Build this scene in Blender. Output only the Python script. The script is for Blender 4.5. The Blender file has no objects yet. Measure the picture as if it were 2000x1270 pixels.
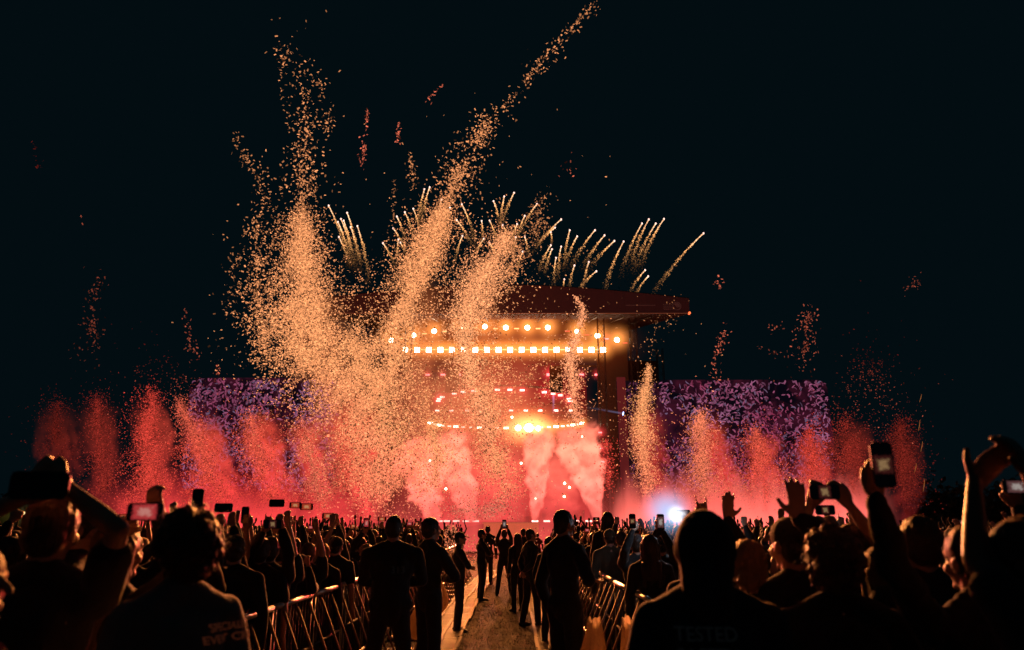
import bpy, bmesh, math, random
import numpy as np
from mathutils import Vector, Matrix, Quaternion, noise as mnoise
from mathutils.bvhtree import BVHTree

rnd = random.Random(7)
rng = np.random.default_rng(11)
S = bpy.context.scene
C = S.collection
PI = math.pi

# ------------------------------------------------------------------ camera
F = 1400.0                      # focal length in photo pixels (photo 2000 x 1270)
CAM = Vector((0.0, 0.0, 1.75))
PITCH = math.atan(393.0 / F)
ct, st = math.cos(PITCH), math.sin(PITCH)
def at(px, py, Y):
    """world point at forward distance Y that the photo shows at px, py"""
    u = (px - 1000.0) / F; v = (635.0 - py) / F
    d = Vector((u, ct - v * st, st + v * ct))
    return CAM + d * (Y / d.y)
cam_d = bpy.data.cameras.new('camera')
cam = bpy.data.objects.new('camera', cam_d); C.objects.link(cam)
cam.location = CAM; cam.rotation_euler = (PI / 2 + PITCH, 0, 0)
cam_d.sensor_width = 36.0; cam_d.lens = 36.0 * F / 2000.0
cam_d.clip_start = 0.05; cam_d.clip_end = 3000
cam_d.dof.use_dof = True; cam_d.dof.focus_distance = 16.0; cam_d.dof.aperture_fstop = 1.9
S.camera = cam

# ------------------------------------------------------------------ world and render
W = bpy.data.worlds.new('World'); S.world = W; W.use_nodes = True
wn = W.node_tree.nodes; bg = wn['Background']
bg.inputs[0].default_value = (0.09, 0.38, 0.54, 1); bg.inputs[1].default_value = 0.0105
S.view_settings.view_transform = 'Standard'; S.view_settings.look = 'None'
S.view_settings.exposure = 0; S.view_settings.gamma = 1
cy = S.cycles
cy.max_bounces = 5; cy.diffuse_bounces = 1; cy.glossy_bounces = 2; cy.transmission_bounces = 3
cy.volume_bounces = 0; cy.transparent_max_bounces = 64
cy.caustics_reflective = False; cy.caustics_refractive = False
cy.volume_max_steps = 160; cy.volume_step_rate = 0.6
cy.sample_clamp_indirect = 2.0
cy.use_denoising = True

# ------------------------------------------------------------------ helpers
def lin(r, g, b):
    f = lambda c: (c / 255 / 12.92) if c / 255 <= 0.04045 else ((c / 255 + 0.055) / 1.055) ** 2.4
    return (f(r), f(g), f(b))
def tag(o, label=None, cat=None, group=None, kind=None):
    if label: o['label'] = label
    if cat: o['category'] = cat
    if group: o['group'] = group
    if kind: o['kind'] = kind
    return o
def empty(name, loc=(0, 0, 0), rz=0):
    o = bpy.data.objects.new(name, None); C.objects.link(o)
    o.location = loc; o.rotation_euler = (0, 0, rz); o.empty_display_size = 0.2
    return o
def link(name, me, mat=None, parent=None, smooth=False):
    o = bpy.data.objects.new(name, me); C.objects.link(o)
    if mat is not None and not me.materials: me.materials.append(mat)
    if parent is not None: o.parent = parent
    if smooth: me.shade_smooth()
    return o
def mesh_np(name, V, Fq, cols=None):
    """fast mesh from vertex array and an (n,4) or (n,3) face array, with an optional colour per face"""
    me = bpy.data.meshes.new(name)
    V = np.asarray(V, dtype=np.float32); Fq = np.asarray(Fq, dtype=np.int32)
    n, k = Fq.shape
    me.vertices.add(len(V)); me.vertices.foreach_set('co', V.ravel())
    me.loops.add(n * k); me.loops.foreach_set('vertex_index', Fq.ravel())
    me.polygons.add(n); me.polygons.foreach_set('loop_start', np.arange(0, n * k, k, dtype=np.int32))
    me.update(calc_edges=True)
    if cols is not None:
        a = me.attributes.new('tint', 'FLOAT_COLOR', 'FACE')
        c = np.ones((n, 4), dtype=np.float32); c[:, :3] = cols
        a.data.foreach_set('color', c.ravel())
    return me
class MB:
    """collects boxes, bars and tubes in one mesh"""
    def __init__(s): s.v = []; s.f = []
    def add(s, vs, fs):
        n = len(s.v); s.v += [tuple(v) for v in vs]; s.f += [tuple(n + i for i in f) for f in fs]
    def box(s, a, b):
        (x0, y0, z0), (x1, y1, z1) = a, b
        s.add([(x0,y0,z0),(x1,y0,z0),(x1,y1,z0),(x0,y1,z0),(x0,y0,z1),(x1,y0,z1),(x1,y1,z1),(x0,y1,z1)],
              [(0,3,2,1),(4,5,6,7),(0,1,5,4),(1,2,6,5),(2,3,7,6),(3,0,4,7)])
        return s
    def bar(s, p, q, w=0.05, h=None):
        p = Vector(p); q = Vector(q); h = h or w
        d = (q - p).normalized(); a = d.cross(Vector((0, 0, 1)))
        if a.length < 1e-3: a = Vector((1, 0, 0))
        a.normalize(); b = a.cross(d).normalized()
        vs = []
        for c in (p, q):
            for (i, j) in ((-1,-1),(1,-1),(1,1),(-1,1)): vs.append(c + a * i * w / 2 + b * j * h / 2)
        s.add(vs, [(0,1,2,3),(7,6,5,4),(0,4,5,1),(1,5,6,2),(2,6,7,3),(3,7,4,0)]); return s
    def tube(s, pts, r, n=8):
        pts = [Vector(p) for p in pts]; rings = []
        for i, p in enumerate(pts):
            d = (pts[min(i + 1, len(pts) - 1)] - pts[max(i - 1, 0)]).normalized()
            a = d.cross(Vector((0, 0, 1)))
            if a.length < 1e-2: a = d.cross(Vector((0, 1, 0)))
            a.normalize(); b = a.cross(d)
            rr = r[i] if isinstance(r, (list, tuple)) else r
            rings.append([p + (a * math.cos(2*PI*k/n) + b * math.sin(2*PI*k/n)) * rr for k in range(n)])
        vs = [v for g in rings for v in g]; fs = []
        for i in range(len(pts) - 1):
            for k in range(n):
                fs.append((i*n+k, i*n+(k+1)%n, (i+1)*n+(k+1)%n, (i+1)*n+k))
        fs.append(tuple(range(n))[::-1]); fs.append(tuple((len(pts)-1)*n+k for k in range(n)))
        s.add(vs, fs); return s
    def mesh(s, name):
        me = bpy.data.meshes.new(name); me.from_pydata(s.v, [], s.f); me.update()
        bm = bmesh.new(); bm.from_mesh(me); bmesh.ops.recalc_face_normals(bm, faces=bm.faces); bm.to_mesh(me); bm.free()
        return me
    def build(s, name, mat, parent=None, smooth=False, bevel=0):
        me = s.mesh(name)
        if bevel:
            bm = bmesh.new(); bm.from_mesh(me)
            bmesh.ops.bevel(bm, geom=list(bm.edges), offset=bevel, segments=2, affect='EDGES', profile=0.6)
            bm.to_mesh(me); bm.free()
        return link(name, me, mat, parent, smooth)
class N:
    """tiny node-tree writer"""
    def __init__(s, name):
        s.m = bpy.data.materials.new(name); s.m.use_nodes = True
        s.t = s.m.node_tree; s.t.nodes.clear(); s.out = s.t.nodes.new('ShaderNodeOutputMaterial')
    def new(s, typ, **kw):
        n = s.t.nodes.new(typ)
        for k, v in kw.items(): setattr(n, k, v)
        return n
    def set(s, sock, v):
        if isinstance(v, bpy.types.NodeSocket): s.t.links.new(v, sock)
        else:
            if hasattr(sock.default_value, '__len__') and not hasattr(v, '__len__'): v = (v,) * len(sock.default_value)
            if hasattr(v, '__len__') and len(sock.default_value) == 4 and len(v) == 3: v = (*v, 1)
            sock.default_value = v
    def math(s, op, a, b=0.0, c=None, clamp=False):
        n = s.new('ShaderNodeMath', operation=op, use_clamp=clamp)
        s.set(n.inputs[0], a); s.set(n.inputs[1], b)
        if c is not None: s.set(n.inputs[2], c)
        return n.outputs[0]
    def noise(s, vec, scale, detail=3, rough=0.55, dist=0.0):
        n = s.new('ShaderNodeTexNoise'); s.set(n.inputs['Vector'], vec)
        n.inputs['Scale'].default_value = scale; n.inputs['Detail'].default_value = detail
        n.inputs['Roughness'].default_value = rough; n.inputs['Distortion'].default_value = dist
        return n.outputs['Fac']
    def map(s, v, a, b, c=0.0, d=1.0, smooth=True):
        n = s.new('ShaderNodeMapRange'); n.interpolation_type = 'SMOOTHSTEP' if smooth else 'LINEAR'
        for i, x in zip(('Value', 'From Min', 'From Max', 'To Min', 'To Max'), (v, a, b, c, d)): s.set(n.inputs[i], x)
        return n.outputs[0]
    def mix(s, f, a, b):
        n = s.new('ShaderNodeMix', data_type='RGBA'); s.set(n.inputs[0], f); s.set(n.inputs[6], a); s.set(n.inputs[7], b)
        return n.outputs[2]
    def coord(s, which='Object'): return s.new('ShaderNodeTexCoord').outputs[which]
    def sep(s, v):
        n = s.new('ShaderNodeSeparateXYZ'); s.set(n.inputs[0], v); return n.outputs
    def surf(s, o): s.t.links.new(o, s.out.inputs['Surface']); return s.m
    def principled(s, col, rough=0.6, metal=0.0, bump=None, **kw):
        n = s.new('ShaderNodeBsdfPrincipled'); s.set(n.inputs['Base Color'], col); s.set(n.inputs['Roughness'], rough)
        n.inputs['Metallic'].default_value = metal
        for k, v in kw.items(): s.set(n.inputs[k.replace('_', ' ')], v)
        if bump is not None:
            b = s.new('ShaderNodeBump'); b.inputs['Strength'].default_value = bump[1]; b.inputs['Distance'].default_value = bump[2]
            s.set(b.inputs['Height'], bump[0]); s.t.links.new(b.outputs[0], n.inputs['Normal'])
        return s.surf(n.outputs[0])
def simple(name, col, rough=0.6, metal=0.0, var=0.25, scale=6.0, bump=0.0, **kw):
    n = N(name); c = n.coord()
    f = n.noise(c, scale, 5)
    a = tuple(x * (1 - var) for x in col); b = tuple(min(1, x * (1 + var)) for x in col)
    return n.principled(n.mix(f, a, b), rough, metal, bump=(n.noise(c, scale * 4, 4), bump, 0.02) if bump else None, **kw)
def emit(name, col, strength, lamp=True):
    n = N(name); e = n.new('ShaderNodeEmission'); n.set(e.inputs[0], col); e.inputs[1].default_value = strength
    m = n.surf(e.outputs[0])
    m.cycles.emission_sampling = 'AUTO' if lamp else 'NONE'
    return m
def tint_glow(name, strength=1.0):
    """small bright paper flakes and sparks: their colour is stored on each face"""
    n = N(name); a = n.new('ShaderNodeAttribute', attribute_name='tint')
    e = n.new('ShaderNodeEmission'); n.set(e.inputs[0], a.outputs['Color']); e.inputs[1].default_value = strength
    m = n.surf(e.outputs[0]); m.cycles.emission_sampling = 'NONE'
    return m

M = {}
M['black_metal'] = simple('black_metal', (0.02, 0.02, 0.022), 0.45, 0.3, bump=0.1)
M['truss'] = simple('truss_metal', (0.12, 0.115, 0.11), 0.4, 0.9)
M['steel'] = simple('galvanised_steel', (0.62, 0.60, 0.58), 0.34, 0.85, var=0.35, scale=14, bump=0.15)
M['dark_cloth'] = simple('dark_scrim', (0.03, 0.018, 0.018), 0.9, bump=0.2)
# ------------------------------------------------------------------ ground
SD = 60.0                                   # distance of the stage front
def grass_mat():
    n = N('trampled_grass'); c = n.coord()
    f = n.noise(c, 3.0, 6, 0.65); g = n.noise(c, 26.0, 5, 0.7)
    col = n.mix(g, (0.012, 0.007, 0.004), (0.050, 0.030, 0.015))
    col = n.mix(n.map(f, 0.42, 0.6), col, (0.028, 0.018, 0.01))
    return n.principled(col, 0.9, bump=(n.math('ADD', g, n.math('MULTIPLY', f, 0.8)), 1.0, 0.08), Specular_IOR_Level=0.08)
M['grass'] = grass_mat()
g = MB(); nx, ny = 60, 90
o = MB(); o.add([(-600, -30, 0), (600, -30, 0), (600, 1500, 0), (-600, 1500, 0)], [(0, 1, 2, 3)])
tag(o.build('ground', M['grass']), kind='structure')
# aisle turf with a little relief
xs = np.linspace(-1.0, 0.55, 60); ys = np.concatenate([np.linspace(3, 16, 330), np.linspace(16.2, 46, 200)])
X, Y = np.meshgrid(xs, ys); Z = 0.010 + 0.012 * rng.random(X.shape) + 0.010 * np.sin(X * 9 + Y * 3) * np.sin(Y * 5.3 - X * 4)
Z = np.clip(Z, 0.004, None)
nyy, nxx = X.shape; idx = np.arange(nyy * nxx).reshape(nyy, nxx)
quads = np.stack([idx[:-1, :-1], idx[:-1, 1:], idx[1:, 1:], idx[1:, :-1]], -1).reshape(-1, 4)
me = mesh_np('aisle_turf', np.stack([X, Y, Z], -1).reshape(-1, 3), quads); me.shade_smooth()
tag(link('path', me, M['grass']), kind='structure')
# loose grass blades on the aisle
nb = 16000
bx = rng.uniform(-1.0, 0.5, nb); by = 4.2 + (rng.random(nb) ** 1.6) * 24; bh = rng.uniform(0.012, 0.04, nb); ba = rng.uniform(0, 2 * PI, nb)
bw = rng.uniform(0.003, 0.006, nb); ln = rng.uniform(0.01, 0.05, nb)
P0 = np.stack([bx - np.cos(ba) * bw, by - np.sin(ba) * bw, np.full(nb, 0.012)], 1)
P1 = np.stack([bx + np.cos(ba) * bw, by + np.sin(ba) * bw, np.full(nb, 0.012)], 1)
P2 = np.stack([bx + np.sin(ba) * ln, by - np.cos(ba) * ln, 0.012 + bh], 1)
V = np.stack([P0, P1, P2], 1).reshape(-1, 3)
me = mesh_np('grass_blades', V, np.arange(nb * 3).reshape(-1, 3))
tag(link('grass', me, simple('dry_grass_blades', (0.045, 0.026, 0.013), 0.9, var=0.6, Specular_IOR_Level=0.1)), 'trampled dry grass along the open aisle', 'grass', kind='stuff')

# ------------------------------------------------------------------ floor panels on both sides of the aisle
def panel_mat():
    n = N('scuffed_floor_panels'); c = n.coord()
    f = n.noise(c, 2.2, 5, 0.6); g = n.noise(c, 60, 3)
    col = n.mix(f, (0.09, 0.06, 0.04), (0.26, 0.18, 0.12))
    return n.principled(col, n.map(g, 0.3, 0.7, 0.45, 0.75), 0.0, Specular_IOR_Level=0.35, bump=(g, 0.3, 0.01))
M['panel'] = panel_mat()
M['rail'] = simple('scuffed_rail', (0.20, 0.13, 0.08), 0.8, 0.0, var=0.6, scale=9, bump=0.5)
def track(x0, x1, y0, y1, bend, label, seed):
    r = random.Random(seed); root = empty('floor_track', (0, 0, 0)); y = y0
    tag(root, label, 'floor track')
    inner_right = bend > 0
    while y < y1:
        ln_ = 1.12
        dx = bend * 0.25 * max(0, (y - 17) / 10) ** 1.5 + r.uniform(-0.02, 0.02)
        mb = MB(); z = 0.035
        mb.box((x0 + dx, y, 0.004), (x1 + dx, y + ln_ - 0.03, z))
        k = 0
        while k < 9:                                   # raised tread ribs
            yy = y + 0.05 + k * 0.118
            mb.box((x0 + dx + 0.05, yy, z + 0.001), (x1 + dx - 0.05, yy + 0.028, z + 0.011)); k += 1
        mb.build('panel', M['panel'], root)
        e = MB()
        for xx in (x0 + dx, x1 + dx - 0.045, (x0 + x1) / 2 + dx - 0.02):
            e.box((xx, y, z + 0.012), (xx + 0.045, y + ln_ - 0.02, z + 0.032))
        e.build('edge_rail', M['rail'], root)
        y += ln_
    return root
track(-1.42, -0.80, 3.4, 30, 1, 'ribbed metal floor track along the grass aisle beside the barrier with plastic bags hung low', 1)
track(0.36, 0.80, 3.4, 26, -1, 'ribbed metal floor track behind the tall bare-headed guard and his barrier', 2)

# ------------------------------------------------------------------ crowd barriers
def barrier_meshes():
    L = 1.2
    t = MB(); t.tube([(0, 0.03, 1.10), (0, L - 0.03, 1.10)], 0.026, 10)
    u = MB(); u.box((-0.016, 0.02, 0.06), (0.016, 0.06, 1.08)); u.box((-0.016, L - 0.06, 0.06), (0.016, L - 0.02, 1.08)); u.tube([(0, 0.04, 0.62), (0, L - 0.04, 0.62)], 0.015, 6)
    s = []
    for k in range(3):
        y = 0.2 + k * 0.4
        b = MB(); b.tube([(0.03, y, 1.05), (0.47, y, 0.05)], 0.0125, 8); s.append(b.mesh('strut'))
    f = MB(); f.box((-0.05, 0.02, 0.006), (0.5, 0.07, 0.05)); f.box((-0.05, L - 0.07, 0.006), (0.5, L - 0.02, 0.05)); f.tube([(0.30, 0.04, 0.44), (0.30, L - 0.04, 0.44)], 0.013, 6)
    w = MB()                                             # mesh infill
    for i in range(11): w.tube([(0.0, 0.09 + i * 0.1, 0.08), (0.0, 0.09 + i * 0.1, 1.08)], 0.004, 5)
    return t.mesh('top_rail'), u.mesh('upright_frame'), s, f.mesh('foot_frame'), w.mesh('infill_bars')
BT, BU, BS, BF, BW = barrier_meshes()
M['strut_metal'] = simple('worn_painted_struts', (0.34, 0.18, 0.12), 0.55, 0.3, var=0.4, scale=12)
for m_ in (BT, BF): m_.materials.append(M['steel'])
for m_ in [BU, BW]: m_.materials.append(M['black_metal'])
for m_ in BS: m_.materials.append(M['strut_metal'])
for m_ in (BT, BU, BF, BW, *BS): m_.shade_smooth()
def barrier(x, y, flip, label, group):
    r = empty('crowd_barrier', (x, y, 0), rnd.uniform(-0.01, 0.01)); r.scale = (-1 if flip else 1, 1, 1)
    tag(r, label, 'barrier', group)
    link('top_rail', BT, None, r); link('upright_frame', BU, None, r); link('foot_frame', BF, None, r); link('infill_bars', BW, None, r)
    for s in BS: link('strut', s, None, r)
for k in range(19): barrier(-1.98 + 0.004 * k, 3.9 + k * 1.22, False, 'steel barrier section with slanted struts holding back the crowd by the guard numbered 313', 'barriers beside the ribbed track with hung bags')
for k in range(17): barrier(1.24 + 0.004 * k, 4.3 + k * 1.22, True, 'steel barrier section with slanted struts behind the guard in the dark cap', 'barriers beside the track behind the bare-headed guard')

# plastic bags hung on the barriers
def bag_mat():
    n = N('thin_plastic_bag'); c = n.coord(); f = n.noise(c, 7, 5, 0.6, 0.8)
    d = n.new('ShaderNodeBsdfDiffuse'); n.set(d.inputs[0], (0.62, 0.50, 0.36))
    t = n.new('ShaderNodeBsdfTranslucent'); n.set(t.inputs[0], n.mix(f, (0.55, 0.38, 0.2), (0.85, 0.68, 0.45)))
    gl = n.new('ShaderNodeBsdfGlossy'); gl.inputs['Roughness'].default_value = 0.35
    b = n.new('ShaderNodeBump'); b.inputs['Strength'].default_value = 0.9; b.inputs['Distance'].default_value = 0.05; n.set(b.inputs['Height'], f)
    for q in (d, t, gl): n.t.links.new(b.outputs[0], q.inputs['Normal'])
    m1 = n.new('ShaderNodeMixShader'); m1.inputs[0].default_value = 0.62
    n.t.links.new(d.outputs[0], m1.inputs[1]); n.t.links.new(t.outputs[0], m1.inputs[2])
    m2 = n.new('ShaderNodeMixShader'); m2.inputs[0].default_value = 0.12
    n.t.links.new(m1.outputs[0], m2.inputs[1]); n.t.links.new(gl.outputs[0], m2.inputs[2])
    return n.surf(m2.outputs[0])
M['bag'] = bag_mat()
def bag(x, y, ztop, w, h, depth, label, seed):
    r = random.Random(seed); nu, nv = 40, 34; vs = []; ph = [r.uniform(0, 6.28) for _ in range(8)]
    for j in range(nv + 1):
        t = j / nv
        prof = (0.34 + 0.75 * min(1, t * 1.7)) * (1 - max(0, t - 0.72) ** 2 * 9)
        prof = max(prof, 0.03)
        for i in range(nu):
            a = 2 * PI * i / nu
            fold = 1 + 0.10 * math.sin(5 * a + ph[0] + 2 * t) * (1 - 0.6 * t) + 0.05 * math.sin(11 * a + ph[1] + 3 * t) + 0.035 * math.sin(17 * a + 9 * t + ph[2])
            vs.append((math.cos(a) * depth / 2 * prof * fold + 0.05 * math.sin(t * 3 + ph[3]), math.sin(a) * w / 2 * prof * fold, ztop - h * t + 0.025 * math.sin(3 * a + ph[4]) * (1 - t)))
    fs = [(j*nu+i, j*nu+(i+1)%nu, (j+1)*nu+(i+1)%nu, (j+1)*nu+i) for j in range(nv) for i in range(nu)]
    mb = MB(); mb.add(vs, fs)
    o = mb.build('plastic_bag', M['bag'], None, True); o.location = (x, y, 0); tag(o, label, 'bag')
bag(-1.16, 6.75, 0.62, 0.3, 0.60, 0.30, 'pale plastic bag slumped behind the guard numbered 313', 3)
bag(-1.20, 10.3, 0.92, 0.42, 0.62, 0.36, 'pale bag with dark creases bulging beside the second guard', 4)
bag(-1.26, 12.2, 1.08, 0.5, 0.7, 0.34, 'pale bag higher on the struts beyond the bulging bag', 5)
bag(-1.15, 10.2, 0.30, 0.4, 0.28, 0.34, 'flat crumpled plastic bag lying under the bulging bag', 9)
bag(0.66, 6.6, 0.98, 0.34, 0.97, 0.30, 'long pale plastic bag hanging right behind the bare-headed guard', 6)
bag(0.92, 6.25, 1.02, 0.42, 1.0, 0.30, 'wider pale plastic bag seen through the slanted struts', 7)
bag(0.70, 12.5, 0.95, 0.3, 0.55, 0.22, 'small pale bag hanging from the barrier before the bare-headed guard', 8)

# ------------------------------------------------------------------ stage
stage = empty('stage', (at(985, 1018, SD).x, SD, 0))
tag(stage, 'huge festival stage with wide angled roof, floodlight rows and round rigs', 'stage')
sx = stage.location.x
def S_(mb, name, mat, **k):                          # build in world units, then shift into the stage's frame
    mb.v = [(x - sx, y - SD, z) for (x, y, z) in mb.v]
    return mb.build(name, mat, stage, **k)
def hx(px, Y): return at(px, 800, Y).x
deck_z = at(985, 1019, SD).z
S_(MB().box((sx - 15.4, SD, 0), (sx + 15.4, SD + 16, deck_z)), 'deck', M['dark_cloth'])
# pleated skirt of the deck's centre
n = N('pleated_red_drape'); c = n.coord(); sp = n.sep(c)
wv = n.math('SINE', n.math('MULTIPLY', sp[0], 9.0)); nz = n.noise(c, 3, 4)
M['drape'] = n.principled(n.mix(n.map(n.math('ADD', wv, nz), -0.6, 1.4), (0.12, 0.02, 0.015), (0.55, 0.16, 0.10)), 0.7)  # pleat shading put into the colour as dark and pale stripes
sk = MB(); p0, p1 = at(930, 997, SD + 3), at(1142, 1017, SD + 3); npl = 90; vs = []; fs = []
for i in range(npl + 1):
    x = p0.x + (p1.x - p0.x) * i / npl; y = SD + 3 - 0.12 * (i % 2)
    vs += [(x, y, deck_z + 0.004), (x, y, p0.z)]
    if i: fs.append((2*i-2, 2*i, 2*i+1, 2*i-1))
sk.add(vs, fs); S_(sk, 'drape', M['drape'])
# roof: shallow arch fascia, canopy, underside
RY0, RY1 = SD - 3.0, SD + 17
cx = hx(985, RY0)
top = []; bot = []
for k in range(41):
    t = -1 + 2 * k / 40; px = 985 + 361 * t
    ax = abs(t); ytop = 556 + 27 * ax ** 1.6
    a = at(px, ytop, RY0); b = at(px, 612.5, RY0); top.append(a); bot.append(b)
M['fascia'] = simple('dark_red_roof_banner', (0.075, 0.012, 0.012), 0.6, var=0.12, scale=1.0, Emission_Color=(0.5, 0.12, 0.11, 1), Emission_Strength=0.022)  # faint red light put into the banner as emission
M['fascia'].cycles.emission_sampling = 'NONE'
mb = MB(); vs = []; fs = []
for k in range(41):
    vs += [tuple(top[k]), tuple(bot[k])]
    if k: fs.append((2*k-2, 2*k-1, 2*k+1, 2*k))
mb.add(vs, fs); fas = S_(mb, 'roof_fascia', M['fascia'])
mb = MB(); vs = []; fs = []
for k in range(41):
    a = top[k]; b = bot[k]
    vs += [(a.x, RY0 + 0.01, a.z + 0.05), (a.x * 0.86 + cx * 0.14, RY1, a.z + 3.8), (b.x, RY0 + 0.01, b.z - 0.02), (b.x * 0.80 + cx * 0.20, RY1, b.z + 3.6)]
    if k: fs += [(4*k-4, 4*k, 4*k+1, 4*k-3), (4*k-2, 4*k-1, 4*k+3, 4*k+2)]
fs += [(0, 1, 3, 2), (160, 162, 163, 161)]
mb.add(vs, fs); S_(mb, 'roof', M['dark_cloth'])
# thin bright lip under the fascia and edge lamps
mb = MB(); mb.bar(bot[0] + Vector((0, -0.06, 0)), bot[-1] + Vector((0, -0.06, 0)), 0.05); S_(mb, 'roof_edge_rail', simple('self_lit_edge_rail', (0.3, 0.12, 0.08), 0.4, 0.6, Emission_Color=(1, 0.25, 0.12, 1), Emission_Strength=0.10))  # the rail's brightness is put in as emission
# roof ribs seen from below, fanning back
for k in range(3, 39, 3):
    b = bot[k]; mb = MB(); mb.bar((b.x, RY0 + 0.4, b.z - 0.18), (b.x * 0.80 + cx * 0.20, RY1 - 0.3, b.z + 3.3), 0.10); S_(mb, 'roof_rib', M['truss'])
# logo and lettering at the end of the fascia
n = N('faint_logo_print'); M['logo'] = n.principled((0.30, 0.15, 0.13), 0.6, Emission_Color=(0.5, 0.22, 0.2, 1), Emission_Strength=0.035)  # faint light put into the logo print as emission
M['logo'].cycles.emission_sampling = 'NONE'
lc = at(1322, 598, RY0); mb = MB(); ring = []
def arc(mb, c, r0, r1, a0, a1, n_=24, y=RY0 - 0.012):
    vs = []; fs = []
    for i in range(n_ + 1):
        a = a0 + (a1 - a0) * i / n_
        for r in (r0, r1): vs.append((c.x + math.cos(a) * r, y, c.z + math.sin(a) * r))
        if i: fs.append((2*i-2, 2*i-1, 2*i+1, 2*i))
    mb.add(vs, fs)
arc(mb, lc, 0.30, 0.37, 0, 2 * PI); arc(mb, lc, 0.0, 0.26, -0.5, 2.6, 12); arc(mb, lc + Vector((0.06, 0, 0.02)), 0.08, 0.14, 2.6, 5.6, 12)
S_(mb, 'emblem', M['logo'])
mb = MB(); x0 = at(1296, 598, RY0).x
for row in range(3):
    x = x0
    for j in range(5):
        w = 0.12; z = lc.z + 0.19 - row * 0.19
        mb.box((x, RY0 - 0.012, z - 0.12), (x + w * 0.32, RY0 - 0.004, z)); mb.box((x + w * 0.45, RY0 - 0.012, z - 0.12), (x + w, RY0 - 0.004, z - 0.07)); x += 0.165
S_(mb, 'banner_lettering', M['logo'])
a, b = at(1222, 597, RY0), at(1280, 598, RY0); mb = MB(); mb.box((a.x, RY0 - 0.012, a.z), (b.x, RY0 - 0.004, a.z + 0.05)); S_(mb, 'banner_stripe', M['logo'])
lamp_end = MB(); p = at(1347, 611, RY0 - 0.1); lamp_end.tube([p, p + Vector((0, 0.25, 0))], 0.1, 10); S_(lamp_end, 'roof_corner_lamp', emit('small_orange_lamp', lin(255, 110, 60), 2.0))
# side towers and wings
M['wing'] = simple('brown_wing_scrim', (0.05, 0.02, 0.014), 0.85, var=0.3, scale=0.5, Emission_Color=(0.55, 0.16, 0.07, 1), Emission_Strength=0.016)  # faint orange light put into the scrim as emission
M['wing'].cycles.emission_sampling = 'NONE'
zroof = bot[20].z - 0.3
for sgn in (-1, 1):
    xa = sx + sgn * 8.4; xb = sx + sgn * 11.2; xc = sx + sgn * 15.0
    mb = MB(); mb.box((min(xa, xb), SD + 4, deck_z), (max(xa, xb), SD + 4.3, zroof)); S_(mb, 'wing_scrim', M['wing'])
    mb = MB(); mb.box((min(xb, xc), SD + 9, 0), (max(xb, xc), SD + 9.2, zroof - 1)); S_(mb, 'side_scrim', M['dark_cloth'])
    for (tx, ty) in ((xa, SD + 0.6), (xb, SD + 0.6), (xc, SD + 8)):
        t = MB(); zt = zroof + (1.5 if ty < SD + 2 else 0)
        for (i, j) in ((-1,-1),(1,-1),(1,1),(-1,1)): t.bar((tx + i*0.28, ty + j*0.28, 0.05), (tx + i*0.28, ty + j*0.28, zt), 0.06)
        z = 0.5
        while z < zt - 0.8:
            t.bar((tx-0.28, ty-0.28, z), (tx+0.28, ty-0.28, z+0.7), 0.03); t.bar((tx+0.28, ty-0.28, z), (tx-0.28, ty-0.28, z+0.7), 0.03)
            t.bar((tx-0.28, ty-0.28, z), (tx-0.28, ty+0.28, z+0.7), 0.03); z += 0.75
        S_(t, 'tower', M['truss'])
# LED back wall: deep red soft pattern
n = N('red_led_wall'); c = n.coord(); f = n.noise(c, 0.18, 4, 0.6, 0.6); sp = n.sep(c)
e = n.new('ShaderNodeEmission'); zz = n.map(sp[2], 1.0, 14.0)
n.set(e.inputs[0], n.mix(f, lin(150, 20, 26), lin(225, 60, 58))); n.set(e.inputs[1], n.math('MULTIPLY', n.map(zz, 0.0, 1.0, 0.85, 0.16), n.map(f, 0.3, 0.7, 0.6, 1.2)))
M['led_red'] = n.surf(e.outputs[0]); M['led_red'].cycles.emission_sampling = 'NONE'
S_(MB().box((sx - 8.4, SD + 14, deck_z + 0.01), (sx + 8.4, SD + 14.2, 16.5)), 'video_wall', M['led_red'])

# low ramp panel in front of the stage
pr = MB(); a, b = at(945, 1042, 50), at(1052, 1023, 50); pr.box((a.x, 50, 0.02), (b.x, 51.6, b.z)); pr.box((a.x - 0.1, 49.9, b.z + 0.003), (b.x + 0.1, 51.7, b.z + 0.08))
for i in range(9): pr.box((a.x + (b.x - a.x) * i / 9 + 0.02, 49.97, 0.06), (a.x + (b.x - a.x) * i / 9 + 0.06, 49.995, b.z - 0.05))
tag(pr.build('platform', simple('orange_self_lit_plywood', (0.42, 0.18, 0.09), 0.6, var=0.3, scale=2, Emission_Color=(1.0, 0.2, 0.09, 1), Emission_Strength=0.42)), 'low plywood platform at the far end of the aisle before the stage', 'platform')  # orange stage light put into the plywood as emission

# ------------------------------------------------------------------ lights on the stage
def halo_mat(name, col, strength, power=2.2, ab=0.02):
    """thin haze around a lamp, its glow painted as emission: brightest at the middle, gone at the edge"""
    n = N(name); c = n.coord(); l = n.new('ShaderNodeVectorMath', operation='LENGTH'); n.set(l.inputs[0], c)
    f = n.math('POWER', n.math('SUBTRACT', 1.0, l.outputs['Value'], clamp=True), power)
    e = n.new('ShaderNodeEmission'); n.set(e.inputs[0], col); n.set(e.inputs[1], n.math('MULTIPLY', f, strength))
    a = n.new('ShaderNodeVolumeAbsorption'); n.set(a.inputs[0], (0, 0, 0)); n.set(a.inputs[1], n.math('MULTIPLY', f, ab))
    ad = n.new('ShaderNodeAddShader'); n.t.links.new(e.outputs[0], ad.inputs[0]); n.t.links.new(a.outputs[0], ad.inputs[1])
    n.t.links.new(ad.outputs[0], n.out.inputs['Volume'])
    n.m.cycles.emission_sampling = 'NONE'; return n.m
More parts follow.
